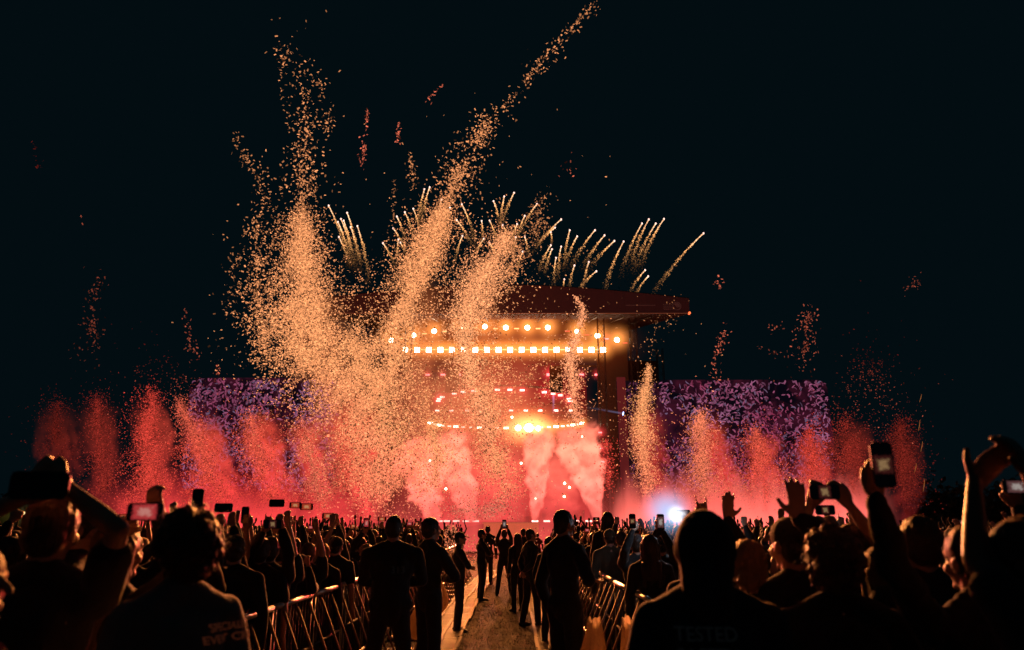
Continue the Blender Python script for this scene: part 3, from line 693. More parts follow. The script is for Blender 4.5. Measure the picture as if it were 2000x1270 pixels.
glowhaze('low_side_glow', at(455, 985, SD - 6.5), (12.0, 1.8, 3.6), lin(250, 48, 54), 0.20, 1.4, 'crimson self-lit haze at the foot of the smoke columns on the confetti side')  # added glow brightening the foot of these columns
glowhaze('low_side_glow', at(1470, 985, SD - 6.5), (11.0, 1.8, 3.4), lin(255, 66, 62), 0.26, 1.4, 'crimson self-lit haze at the foot of the smoke columns beside the wing tower')  # added glow, as on the confetti side
glowhaze('red_haze', at(990, 760, SD + 6), (8.4, 4, 4.6), lin(225, 30, 44), 0.10, 1.2, 'deep red self-lit haze in the stage opening')

# haze with a warm glow painted in, inside the tall confetti columns
for i, (x0, y0, x1, y1, rp, Yc_, dn) in enumerate(((700, 960, 590, 500, 88, 46, 0.15), (790, 940, 850, 470, 66, 48, 0.17), (935, 900, 955, 490, 56, 50, 0.14))):
    mt = plume_mat('warm_confetti_haze_%s' % 'abc'[i], tuple(v * 1.1 for v in lin(250, 112, 78)), tuple(v * 0.85 for v in lin(246, 138, 78)), dn * 1.25, 0.8, 0.4, 1.5, 0.9, 1.5, 0.4, 3, 0.66, 0.02, 0.6, 3.1 * i + 2)
    plume(P(x0, y0, Yc_ + 3), P(x1, y1, Yc_ + 3), rp * Yc_ / F, mt, 'warm self-lit haze inside the ' + ('tall confetti column over the mauve screen', 'slanted confetti streamer', 'pale leaning confetti column')[i], 'column_haze')

# ------------------------------------------------------------------ confetti
M['confetti'] = tint_glow('self_lit_paper_confetti', 1.0)  # flakes emit their colour instead of catching lamp light
C_OR = np.array(lin(255, 163, 104)) * 1.65; C_SAL = np.array(lin(255, 124, 92)) * 1.55; C_RED = np.array(lin(240, 74, 60)) * 1.4; C_DIM = np.array(lin(120, 34, 26))  # stage light carried in the flake colours: orange, salmon, red, dim
def flakes(name, label, specs, seed):
    g_ = np.random.default_rng(seed); AV = []; AC = []
    for s in specs:
        axis, n_, Y0, dY, size, bright = s['axis'], int(s['n'] * (s.get('m', 3.0) if s['n'] > 1200 else 1.25)), s['Y'], s.get('dY', 3), s.get('size', (0.075, 0.034)), s.get('b', 1.0)
        ax = np.array(axis, dtype=float)             # x, y, radius, weight
        seg = np.hypot(np.diff(ax[:, 0]), np.diff(ax[:, 1])) * (ax[1:, 3] + ax[:-1, 3]) / 2
        cum = np.concatenate([[0], np.cumsum(seg)]) / seg.sum()
        u = g_.random(n_); k = np.clip(np.searchsorted(cum, u) - 1, 0, len(ax) - 2); t = (u - cum[k]) / (cum[k+1] - cum[k])
        c = ax[k] * (1 - t)[:, None] + ax[k+1] * t[:, None]
        core = g_.random(n_) < s.get('core', 0.62)
        an = g_.uniform(0, 2 * PI, n_); rr = np.where(core, np.abs(g_.normal(0, 0.55, n_)), np.abs(g_.normal(0, 1.05, n_)))
        cl = s.get('clump', 0.0)
        x = c[:, 0] + np.cos(an) * rr * c[:, 2]; y = c[:, 1] + np.sin(an) * rr * c[:, 2] * 1.1
        if cl:                                       # uneven clumps: pull flakes toward random attractors
            na = max(6, n_ // s.get('cn', 60)); ai = g_.integers(0, n_, na); ax_, ay_ = x[ai], y[ai]; w = g_.integers(0, na, n_)
            pick = g_.random(n_) < cl
            r2 = s.get('cr', 14)
            x = np.where(pick, ax_[w] + g_.normal(0, r2, n_), x); y = np.where(pick, ay_[w] + g_.normal(0, r2 * 1.3, n_), y)
        keep = (y < 1016) & (g_.random(n_) < 0.66 + 0.42 * np.sin(x / 23 + 2.0 * np.sin(y / 31) + seed) * np.sin(y / 27 + 1.7 * np.sin(x / 37) + seed) + 0.2 * np.sin(x / 9 + y / 13)); x, y, core = x[keep], y[keep], core[keep]; n_ = len(x)
        Yd = Y0 + g_.normal(0, dY / 2, n_)
        uu = (x - 1000) / F; vv = (635 - y) / F; dy = ct - vv * st; tt = Yd / dy
        P_ = np.stack([uu * tt, Yd, 1.75 + (st + vv * ct) * tt], 1)
        a = g_.normal(size=(n_, 3)); a /= np.linalg.norm(a, axis=1)[:, None]
        b = np.cross(a, g_.normal(size=(n_, 3))); b /= np.linalg.norm(b, axis=1)[:, None]
        sc = (g_.uniform(0.6, 1.35, n_) * (0.70 if s['n'] > 1200 else 0.84))[:, None]
        A = a * size[0] * sc; B = b * size[1] * sc
        bend = np.cross(a, b) * size[0] * 0.3 * g_.normal(0, 1, (n_, 1))
        V = np.stack([P_ - A - B, P_ + A - B, P_ + A + B + bend, P_ - A + B + bend], 1)
        nrm = np.cross(a, b); lit = np.abs(nrm @ np.array([0.25, -0.55, 0.79]))  # shading from a fixed light direction, painted into each flake's colour
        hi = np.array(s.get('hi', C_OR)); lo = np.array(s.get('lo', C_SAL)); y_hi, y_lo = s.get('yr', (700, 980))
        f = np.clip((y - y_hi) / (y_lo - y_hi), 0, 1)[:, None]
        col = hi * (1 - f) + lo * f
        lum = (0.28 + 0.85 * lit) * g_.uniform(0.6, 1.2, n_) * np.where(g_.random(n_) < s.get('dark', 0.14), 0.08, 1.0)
        AV.append(V.reshape(-1, 3)); AC.append(col * (lum * bright)[:, None])
    V = np.concatenate(AV); Cc = np.concatenate(AC)
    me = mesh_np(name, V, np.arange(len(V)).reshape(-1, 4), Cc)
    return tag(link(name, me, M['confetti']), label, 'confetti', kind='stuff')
B1 = (0.085, 0.036)
flakes('confetti', 'tall column of orange confetti rising above the mauve screen and thinning high into the sky', [
    dict(axis=[(760, 930, 70, 1.0), (700, 800, 72, 1.1), (640, 690, 70, 1.4), (602, 620, 68, 1.7), (594, 550, 54, 1.4), (590, 470, 36, .9), (586, 425, 30, .6)], n=15500, Y=44, dY=4, core=0.75, clump=0.12, cr=10),
    dict(axis=[(592, 440, 36, 1.2), (590, 330, 40, .8), (600, 240, 42, .35), (590, 170, 40, .2), (560, 90, 12, .08)], n=900, Y=42, clump=0.35, cn=14, cr=9, hi=C_OR * 0.75, size=B1),
    dict(axis=[(640, 260, 14, .5), (632, 180, 14, .6), (615, 130, 8, .3)], n=120, Y=42, clump=0.5, cn=12, cr=7, hi=C_OR * 0.7, size=B1),
    dict(axis=[(552, 200, 10, .6), (550, 110, 12, .5), (545, 70, 8, .1)], n=70, Y=42, clump=0.5, cn=12, cr=7, hi=C_OR * 0.7, size=B1),
    dict(axis=[(520, 400, 22, .5), (490, 320, 18, .7), (462, 282, 8, .5)], n=150, Y=42, clump=0.5, cn=14, cr=8, hi=C_OR * 0.6, size=B1),
    dict(axis=[(520, 700, 45, 1), (500, 560, 42, .6), (500, 430, 34, .3)], n=1100, Y=42, hi=C_OR * 0.75, size=B1),
    dict(axis=[(600, 720, 70, 1), (570, 600, 60, 1)], n=3800, Y=41, core=0.5, size=(0.07, 0.03)),
], 21)
flakes('confetti', 'long slanting streamer of confetti reaching the top of the sky above the roof', [
    dict(axis=[(760, 760, 60, .8), (775, 640, 50, .9), (800, 570, 52, 1.3), (828, 500, 46, 1.4), (850, 450, 34, 1.0), (868, 410, 26, .8)], n=9000, Y=45, dY=4, core=0.78, clump=0.12, cr=9),
    dict(axis=[(868, 410, 28, 1.2), (890, 350, 30, 1.1), (925, 290, 30, 1.0), (950, 240, 20, .7)], n=1150, Y=43, clump=0.2, cn=30, cr=8, size=B1, hi=C_OR * 0.85),
    dict(axis=[(950, 240, 20, .5), (1000, 190, 18, .7), (1030, 155, 17, 1.0), (1060, 115, 13, .6), (1095, 85, 14, .9), (1130, 40, 8, .5), (1165, 2, 12, .8)], n=420, Y=42, clump=0.35, cn=16, cr=7, size=B1, hi=C_OR * 0.75),
    dict(axis=[(1012, 240, 7, 1), (1000, 230, 9, 1)], n=26, Y=42, size=B1, hi=C_OR * 0.7),
    dict(axis=[(930, 370, 34, 1), (910, 300, 30, .6)], n=110, Y=42, size=B1, hi=C_OR * 0.6),
    dict(axis=[(718, 215, 4, 1), (716, 240, 4, .4), (712, 290, 9, .5), (706, 325, 8, .4)], n=90, Y=42, size=B1, hi=C_SAL * 0.8),
    dict(axis=[(779, 236, 3, 1), (776, 280, 5, .3)], n=26, Y=42, size=B1, hi=C_SAL * 0.8),
    dict(axis=[(800, 300, 8, 1), (806, 370, 12, 1)], n=75, Y=42, size=B1, hi=C_OR * 0.6),
    dict(axis=[(770, 350, 8, .5), (768, 440, 12, .5)], n=40, Y=42, size=B1, hi=C_OR * 0.5),
    dict(axis=[(862, 167, 3, 1), (830, 200, 8, 1)], n=18, Y=42, size=B1, hi=C_SAL * 0.7),
], 22)
flakes('confetti', 'leaning column of pale orange confetti in front of the roof banner', [
    dict(axis=[(955, 880, 42, .5), (940, 790, 36, .6), (915, 720, 44, .7), (905, 640, 42, 1.1), (930, 570, 48, 1.5), (965, 510, 42, 1.3), (990, 460, 22, .6)], n=9500, Y=47, dY=3, core=0.8, hi=np.array(lin(255, 164, 108)) * 1.8, clump=0.1, cr=9),
    dict(axis=[(1050, 460, 22, 1), (1050, 400, 22, .8)], n=260, Y=45, clump=0.4, cn=25, cr=8, hi=C_OR * 0.6, size=(0.07, 0.03)),
    dict(axis=[(1000, 470, 40, 1), (1000, 540, 40, 1)], n=700, Y=45, hi=C_OR * 0.7),
    dict(axis=[(1100, 340, 20, 1), (1120, 320, 20, 1)], n=16, Y=42, hi=C_SAL * 0.6, size=B1),
], 23)
flakes('confetti', 'thick orange confetti mass pouring over the stage opening', [
    dict(axis=[(740, 960, 85, .9), (740, 860, 78, 1.0), (745, 760, 66, 1.0), (690, 680, 70, 1.2)], n=17000, Y=50, dY=5, core=0.72, size=(0.066, 0.03), yr=(860, 1010)),
    dict(axis=[(850, 960, 60, 1.0), (850, 860, 50, .6), (830, 770, 34, .4)], n=3600, Y=52, dY=4, size=(0.06, 0.027), yr=(860, 1010)),
    dict(axis=[(985, 960, 50, .9), (960, 860, 46, .9), (940, 760, 40, .9)], n=5200, Y=52, dY=3, size=(0.06, 0.027), yr=(860, 1010)),
    dict(axis=[(900, 690, 200, 1), (1100, 760, 120, 1)], n=1300, Y=48, core=0.5),
    dict(axis=[(880, 1000, 70, 1), (990, 990, 60, 1)], n=2200, Y=48, core=0.5, size=(0.05, 0.022), hi=C_SAL, lo=lin(255, 140, 110)),
], 24)
flakes('confetti', 'slim confetti column before the wing end of the floodlight rows', [
    dict(axis=[(1125, 830, 20, .8), (1118, 740, 22, 1.3), (1112, 690, 16, .9), (1132, 645, 12, .5), (1140, 600, 7, .4), (1122, 580, 6, .3)], n=2600, Y=50, dY=2, core=0.8, hi=np.array(lin(255, 160, 110)) * 1.9),
    dict(axis=[(1190, 960, 16, 1), (1185, 860, 16, .5)], n=900, Y=50, hi=C_RED, lo=C_RED, size=(0.055, 0.025)),
], 25)
flakes('confetti', 'orange confetti column standing beside the wing tower and the wide mauve screen', [
    dict(axis=[(1268, 960, 32, .5), (1256, 880, 26, 1), (1250, 810, 26, 1.2), (1262, 760, 12, .5), (1268, 715, 8, .15)], n=4600, Y=50, dY=2, core=0.8, size=(0.062, 0.028), yr=(800, 990)),
    dict(axis=[(1375, 960, 30, .8), (1372, 880, 30, 1.2), (1368, 815, 20, .8)], n=4600, Y=51, dY=2, core=0.8, size=(0.058, 0.026), hi=C_OR * 0.3 + C_SAL * 0.7, lo=C_SAL * 0.85),
    dict(axis=[(1495, 970, 32, 1), (1482, 890, 30, 1.2), (1478, 840, 20, .5)], n=4400, Y=51, dY=2, core=0.75, size=(0.055, 0.025), hi=C_SAL * 0.7, lo=C_RED),
    dict(axis=[(1590, 970, 34, 1), (1585, 890, 30, 1), (1580, 840, 20, .5)], n=3700, Y=51, dY=2, size=(0.053, 0.024), hi=C_RED * 0.8, lo=C_RED * 0.85),
    dict(axis=[(1665, 960, 34, 1), (1655, 880, 30, 1), (1650, 825, 24, .5)], n=3100, Y=51, dY=2, size=(0.053, 0.024), hi=C_DIM * 1.8, lo=C_RED * 0.45, core=0.6),
    dict(axis=[(1300, 980, 34, 1), (1440, 950, 40, 1), (1560, 960, 40, 1), (1640, 985, 34, 1)], n=3400, Y=52, dY=3, size=(0.053, 0.024), hi=C_RED, lo=C_SAL * 0.8, clump=0.3, cn=90, cr=16),
    dict(axis=[(1765, 970, 32, 1), (1762, 890, 32, 1), (1758, 830, 22, .6)], n=3100, Y=51, dY=2, size=(0.053, 0.024), hi=C_DIM * 1.4, lo=C_DIM * 1.6, core=0.6),
], 26)
flakes('confetti', 'sparse dim confetti drifting in the dark sky beyond the roof end', [
    dict(axis=[(1400, 545, 7, 1), (1405, 565, 5, .4)], n=16, Y=44, size=B1, hi=C_SAL * 0.6),
    dict(axis=[(1415, 640, 10, .6), (1398, 700, 8, 1), (1400, 740, 14, .5)], n=95, Y=46, hi=C_SAL * 0.6, clump=0.4, cn=12, cr=6),
    dict(axis=[(1580, 610, 10, .5), (1572, 670, 20, 1), (1570, 720, 28, .7)], n=230, Y=46, hi=C_SAL * 0.42, clump=0.3, cn=20, cr=8),
    dict(axis=[(1500, 640, 12, 1), (1530, 635, 6, 1)], n=26, Y=46, hi=C_SAL * 0.4),
    dict(axis=[(1480, 680, 12, 1), (1560, 700, 20, 1)], n=50, Y=46, hi=C_SAL * 0.25),
    dict(axis=[(1770, 565, 8, .4), (1800, 550, 14, 1)], n=36, Y=46, hi=C_SAL * 0.35, size=(0.06, 0.02)),
    dict(axis=[(1640, 800, 60, 1), (1700, 700, 60, .6), (1740, 800, 50, 1)], n=560, Y=48, hi=C_DIM * 0.8, size=(0.05, 0.022)),
    dict(axis=[(1270, 700, 18, 1), (1285, 620, 16, .3)], n=60, Y=46, hi=C_OR * 0.5, size=(0.05, 0.024)),
    dict(axis=[(1320, 570, 22, 1), (1300, 640, 26, .7)], n=44, Y=44, hi=C_OR * 0.5, size=(0.05, 0.024)),
], 27)
flakes('confetti', 'red self-lit confetti over the smoke columns below the mauve screen near the raised phones', [
    dict(axis=[(625, 980, 34, 1), (605, 890, 34, 1.1), (590, 820, 28, .7)], n=4200, Y=51, dY=2, size=(0.056, 0.025), hi=C_SAL * 0.85, lo=C_SAL * 0.75, yr=(800, 950)),
    dict(axis=[(530, 980, 38, 1), (505, 890, 36, 1.1), (490, 815, 26, .7)], n=4600, Y=51, dY=2, size=(0.056, 0.025), hi=C_SAL * 0.8, lo=C_RED),
    dict(axis=[(435, 985, 36, 1), (400, 900, 38, 1.1), (372, 830, 26, .7), (345, 780, 14, .3)], n=4600, Y=51, dY=2, size=(0.056, 0.025), hi=C_SAL * 0.7, lo=C_RED),
    dict(axis=[(300, 985, 44, 1.1), (285, 900, 38, 1), (285, 830, 26, .8), (300, 770, 18, .5)], n=5200, Y=51, dY=2, size=(0.055, 0.024), hi=C_RED * 0.75, lo=C_RED * 0.9),
    dict(axis=[(205, 960, 36, 1), (190, 860, 32, 1), (190, 780, 26, .5)], n=2300, Y=51, dY=2, size=(0.053, 0.022), hi=C_RED * 0.32, lo=C_RED * 0.4),
    dict(axis=[(120, 920, 34, 1), (105, 840, 32, 1), (115, 785, 22, .5)], n=1600, Y=51, dY=2, size=(0.05, 0.02), hi=C_RED * 0.16, lo=C_RED * 0.18),
    dict(axis=[(240, 985, 34, 1), (340, 960, 40, 1), (480, 965, 40, 1), (640, 985, 34, 1)], n=3800, Y=52, dY=3, size=(0.053, 0.024), hi=C_RED, lo=C_RED, clump=0.3, cn=90, cr=16),
    dict(axis=[(340, 880, 26, 1), (450, 860, 26, 1), (560, 850, 26, 1)], n=1300, Y=52, dY=3, size=(0.05, 0.022), hi=C_RED * 0.7, lo=C_RED * 0.7, clump=0.4, cn=60, cr=18),
    dict(axis=[(680, 950, 40, 1), (670, 850, 40, 1)], n=2400, Y=50, size=(0.055, 0.024), hi=C_SAL * 0.8, lo=C_RED),
], 28)
flakes('confetti', 'sparse dim red confetti drifting in the dark above the outermost smoke columns', [
    dict(axis=[(185, 700, 30, 1), (180, 610, 20, 1), (190, 540, 16, .3)], n=200, Y=44, hi=C_SAL * 0.16, clump=0.3, cn=20, cr=9),
    dict(axis=[(372, 700, 20, 1), (370, 640, 12, 1), (360, 600, 6, .6)], n=85, Y=44, hi=C_SAL * 0.3, clump=0.4, cn=10, cr=6),
    dict(axis=[(440, 620, 20, 1), (470, 500, 26, .8), (440, 540, 10, .5)], n=100, Y=43, hi=C_OR * 0.45, size=B1),
    dict(axis=[(425, 715, 7, 1), (428, 735, 6, 1)], n=28, Y=46, hi=C_SAL * 0.7),
    dict(axis=[(260, 720, 60, 1), (420, 760, 60, 1)], n=260, Y=48, hi=C_DIM, size=(0.05, 0.022)),
    dict(axis=[(80, 340, 12, 1), (62, 275, 8, 1)], n=22, Y=44, hi=C_DIM * 0.7),
    dict(axis=[(155, 430, 4, 1), (160, 422, 3, 1)], n=9, Y=44, hi=C_SAL * 0.5),
    dict(axis=[(640, 20, 20, 1), (560, 60, 40, 1)], n=14, Y=42, hi=C_OR * 0.4),
], 29)
flakes('confetti', 'bright confetti fluttering low among the guards at the far end of the aisle', [
    dict(axis=[(880, 1040, 9, 1), (885, 1075, 9, .8)], n=260, Y=24, dY=3, size=(0.032, 0.015), hi=lin(255, 190, 150), lo=lin(255, 190, 150), dark=0.3),
], 30) if False else None
def low_flakes(label, boxes, seed):
    g_ = np.random.default_rng(seed); AV = []; AC = []
    for (x0, x1, y0, y1, Y0, Y1, n_, sz) in boxes:
        x = g_.uniform(x0, x1, n_); y = g_.uniform(y0, y1, n_); Yd = g_.uniform(Y0, Y1, n_)
        uu = (x - 1000) / F; vv = (635 - y) / F; tt = Yd / (ct - vv * st)
        P_ = np.stack([uu * tt, Yd, np.maximum(0.03, 1.75 + (st + vv * ct) * tt)], 1)
        a = g_.normal(size=(n_, 3)); a /= np.linalg.norm(a, axis=1)[:, None]; b = np.cross(a, g_.normal(size=(n_, 3))); b /= np.linalg.norm(b, axis=1)[:, None]
        A = a * sz; B = b * sz * 0.55
        AV.append(np.stack([P_ - A - B, P_ + A - B, P_ + A + B, P_ - A + B], 1).reshape(-1, 3))
        AC.append(np.array(lin(255, 140, 96)) * (g_.uniform(0.2, 1.1, n_) ** 1.3)[:, None])
    V = np.concatenate(AV); tag(link('confetti', mesh_np('confetti', V, np.arange(len(V)).reshape(-1, 4), np.concatenate(AC)), M['confetti']), label, 'confetti', kind='stuff')
low_flakes('bright confetti fluttering low between the guards far down the aisle', [(868, 892, 1025, 1080, 17, 24, 230, 0.022), (905, 932, 1045, 1105, 20, 30, 200, 0.024), (948, 975, 1050, 1090, 20, 28, 40, 0.03), (1036, 1072, 1030, 1110, 26, 40, 90, 0.03), (905, 1070, 1100, 1130, 24, 34, 30, 0.03)], 41)

# ------------------------------------------------------------------ fireworks fanning above the roof
comets = """105 155 200 420|165 220 235 450|150 235 215 440|195 190 250 420|212 260 265 460|245 255 300 520|155 308 205 440|178 228 225 420|370 338 425 440|420 265 480 370|438 208 478 320|477 187 520 310|518 170 555 300|572 75 545 240|598 65 560 240|655 125 640 250|697 165 670 290|445 320 440 430|455 335 480 390|755 148 825 340|730 225 805 350|852 230 855 320|890 228 925 320|910 133 945 260|962 110 945 250|1010 92 950 250|1122 147 1030 300|1062 205 1020 330|1240 222 1100 380|1210 262 1130 340|1190 285 1195 340|955 250 985 320|1025 245 1000 330|758 303 720 430|862 315 820 400|1062 305 1080 400|1018 310 1010 380|1052 380 1025 470|890 335 920 400|1190 348 1130 470|1195 368 1160 480|1282 275 1255 450|1318 305 1265 430|1240 355 1225 500|1215 410 1205 540|1405 275 1290 450|1452 300 1350 450|1500 327 1380 460|1305 447 1280 555|1375 430 1350 550|1412 475 1325 565|1255 515 1252 555|1545 330 1450 570|1635 242 1540 470|1668 222 1580 440|1702 242 1600 460|1742 220 1630 440|1650 470 1575 580|1665 500 1605 585|1935 290 1690 585"""
g_ = np.random.default_rng(77)
M['sparks'] = tint_glow('burning_sparks', 1.0)
def comet(x0, y0, x1, y1, label, group, lean):
    Yc = SD + 4
    h = np.array([600 + x0 / 2.5, 340 + y0 / 2.5]); t_ = np.array([600 + x1 / 2.5, 340 + y1 / 2.5]); L = np.hypot(*(t_ - h))
    mid = (h + t_) / 2 + np.array([-(1 if x0 > x1 else -1) * 0.05, -0.04]) * L
    n_ = int(40 + L * 3.6); u = g_.random(n_) ** 1.05 * 1.12
    u = np.where(g_.random(n_) < 0.16, u * 1.25, u)
    p = ((1 - u) ** 2)[:, None] * h + (2 * u * (1 - u))[:, None] * mid + (u ** 2)[:, None] * t_
    w = 0.5 + 8.0 * u ** 1.25 * min(1, L / 70)
    p = p + g_.normal(0, 1, (n_, 2)) * w[:, None] * 0.42
    Yd = Yc + g_.normal(0, 0.12, n_)
    uu = (p[:, 0] - 1000) / F; vv = (635 - p[:, 1]) / F; tt = Yd / (ct - vv * st)
    P_ = np.stack([uu * tt, Yd, 1.75 + (st + vv * ct) * tt], 1); o_ = at(h[0], h[1], Yc)
    P_ = P_ - np.array(o_)
    a = g_.normal(size=(n_, 3)); a /= np.linalg.norm(a, axis=1)[:, None]; b = np.cross(a, g_.normal(size=(n_, 3))); b /= np.linalg.norm(b, axis=1)[:, None]
    sz = (g_.uniform(0.028, 0.062, n_))[:, None]
    V = np.stack([P_ - a * sz, P_ - b * sz * 0.7, P_ + a * sz, P_ + b * sz * 0.7], 1).reshape(-1, 3)
    hot = np.array(lin(255, 225, 190)); mid_c = np.array(lin(255, 176, 104)) * 1.5; cool = np.array(lin(180, 120, 66))
    f = u[:, None]; col = np.where(f < 0.3, hot * (1 - f / 0.3) + mid_c * f / 0.3, mid_c * (1 - (f - 0.3) / 0.7) + cool * (f - 0.3) / 0.7)
    col = col * (np.clip(1.9 - 1.6 * u, 0.14, 1.9) * g_.uniform(0.3, 1.3, n_))[:, None]
    r = empty('firework_comet', o_); tag(r, label, 'firework', group)
    st_o = link('spark_trail', mesh_np('spark_trail', V, np.arange(len(V)).reshape(-1, 4), col), M['sparks'], r); st_o['kind'] = 'stuff'
    d = at(mid[0], mid[1], Yc) - o_; d = d * min(1.0, 0.55)
    mb = MB(); mb.tube([(0, 0, 0), d * 0.12, d * 0.5, d], [0.055, 0.055, 0.04, 0.015], 6); mb.build('hot_core', M['hot_core'], r)
    mb = MB(); mb.tube([(0, 0, 0.09), (0, 0, 0.03), (0, 0, -0.09)], [0.04, 0.085, 0.04], 8); mb.build('burning_head', M['hot_head'], r)
n = N('glowing_trail_core'); e = n.new('ShaderNodeEmission'); c = n.coord(); l = n.new('ShaderNodeVectorMath', operation='LENGTH'); n.set(l.inputs[0], c)
tr = n.new('ShaderNodeBsdfTransparent'); ms = n.new('ShaderNodeMixShader'); n.set(e.inputs[0], lin(255, 176, 112)); e.inputs[1].default_value = 1.3
nzz = n.noise(c, 9.0, 3); n.set(ms.inputs[0], n.math('MULTIPLY', n.map(l.outputs['Value'], 0, 2.4, 0.9, 0.0), n.map(nzz, 0.38, 0.6, 0.25, 1.0)))
n.t.links.new(tr.outputs[0], ms.inputs[1]); n.t.links.new(e.outputs[0], ms.inputs[2]); M['hot_core'] = n.surf(ms.outputs[0]); M['hot_core'].cycles.emission_sampling = 'NONE'
M['hot_head'] = emit('comet_head', lin(255, 205, 190), 2.2, False)
for s in comets.split('|'):
    x0, y0, x1, y1 = map(float, s.split()); L = math.hypot(x1 - x0, y1 - y0)
    if x0 > 1900: lab, grp = 'lone curved golden comet beyond the others above the roof end', None
    elif x0 < 300: lab, grp = 'golden comet of the fan leaning away over the tall confetti column', 'comets of the fan by the tall confetti column'
    elif x0 < 720: lab, grp = 'golden comet shooting up around the long slanting confetti streamer', 'comets around the slanting streamer'
    elif x0 < 1100: lab, grp = 'golden comet bursting around the top of the pale leaning column', 'comets around the pale leaning column'
    elif x0 < 1530: lab, grp = 'golden comet leaning over the middle of the roof banner', 'comets over the middle of the roof banner'
    elif y0 < 400: lab, grp = 'tall golden comet with a long tail in the bundle near the lone curved one', 'tall comets near the roof end'
    else: lab, grp = 'short golden comet of the low pair on the roof end', 'low pair of comets at the roof end'
    comet(x0, y0, x1, y1, lab, grp, 0)
# faint falling sparks beyond the dim screen end
for i, (x, y, L) in enumerate(((1797, 820, 22), (1802, 862, 20), (1790, 905, 18), (1806, 935, 24), (1800, 770, 16))):
    a = at(x, y, 50); mb = MB(); mb.tube([(0, 0, 0), (-0.10, 0, -L / 28 * 0.5), (-0.24, 0, -L / 28)], [0.006, 0.014, 0.006], 5)
    o = mb.build('falling_spark', emit('orange_spark', lin(200, 120, 60), 0.8, False) if i == 0 else M['_sp'], None)
    if i == 0: M['_sp'] = o.data.materials[0]
    o.location = a; tag(o, 'thin orange spark falling beside the outermost dim smoke column', 'spark', 'falling sparks')

# ------------------------------------------------------------------ far lights and dark masses at the field's edge
def far_lamp(px, py, Y, col, s, r_, label, halo=None):
    p = at(px, py, Y); r = empty('lamp_post', (p.x, p.y, 0)); tag(r, label, 'lamp')
    mb = MB(); mb.tube([(0, 0, 0), (0, 0, p.z - 0.1)], 0.06, 6); mb.build('pole', M['truss'], r)
    mb = MB(); mb.tube([(0, 0.1, p.z), (0, -0.12, p.z)], [r_ * 1.15, r_ * 1.2], 10); mb.build('lamp_head', M['black_metal'], r)
    mb = MB(); mb.tube([(0, -0.13, p.z), (0, -0.2, p.z)], [r_, r_ * 0.7], 10); mb.build('bulb', emit('far_bulb', col, s, False), r)
far_lamp(48, 1003, 75, lin(255, 235, 160), 6, 0.16, 'yellowish white lamp glowing between the raised forearms of the dark photographer')
far_lamp(175, 974, 75, lin(230, 235, 255), 6, 0.13, 'small cold white lamp above the capless profile face')
far_lamp(212, 990, 70, lin(255, 150, 90), 0.8, 0.12, 'small dull orange lamp between the profile face and the long-haired filmer')
glowhaze('far_lamp_haze', at(40, 1005, 76), (3.6, 2, 2.0), lin(110, 100, 40), 0.12, 1.6, 'olive self-lit haze around the yellowish white field lamp')
def tree(px, top, Y, w, label, seed):
    r_ = random.Random(seed); p = at(px, top, Y); r = empty('tree', (p.x, Y, 0)); tag(r, label, 'tree'); H = p.z
    mb = MB(); mb.tube([(0, 0, 0), (0.1, 0, H * 0.4), (0.2, 0.1, H * 0.75)], [0.25, 0.18, 0.05], 7)
    for k in range(5):
        a = r_.uniform(0, 6.28); mb.tube([(0.1, 0, H * (0.3 + 0.08 * k)), (math.cos(a) * w * 0.5, math.sin(a) * w * 0.5, H * (0.5 + 0.08 * k))], [0.09, 0.03], 5)
    mb.build('trunk', M['bark'], r)
    g2 = np.random.default_rng(seed); K = 1500; cl = g2.integers(0, 16, K); cc = np.stack([g2.uniform(-w, w, 16) * 0.75, g2.uniform(-w, w, 16) * 0.5, H * g2.uniform(0.35, 0.92, 16)], 1)
    q = cc[cl] + g2.normal(0, w * 0.18, (K, 3)); a = g2.normal(size=(K, 3)) * 0.16; b = g2.normal(size=(K, 3)) * 0.16
    V = np.stack([q - a, q - b, q + a, q + b], 1).reshape(-1, 3); link('crown', mesh_np('crown', V, np.arange(K * 4).reshape(-1, 4)), M['leaf'], r)
M['bark'] = simple('dark_bark', (0.05, 0.035, 0.025), 0.9); M['leaf'] = simple('night_leaves', (0.05, 0.06, 0.03), 0.8)
tree(1905, 958, 82, 5.0, 'dark tree at the field edge behind the arm holding the phone', 4); tree(1835, 968, 85, 4.5, 'lower dark tree beyond the outermost smoke column', 5); tree(1990, 962, 80, 4.5, 'dark tree behind the person with both arms overhead', 6)
tree(8, 985, 90, 4.0, 'dark tree behind the yellowish field lamp', 7)
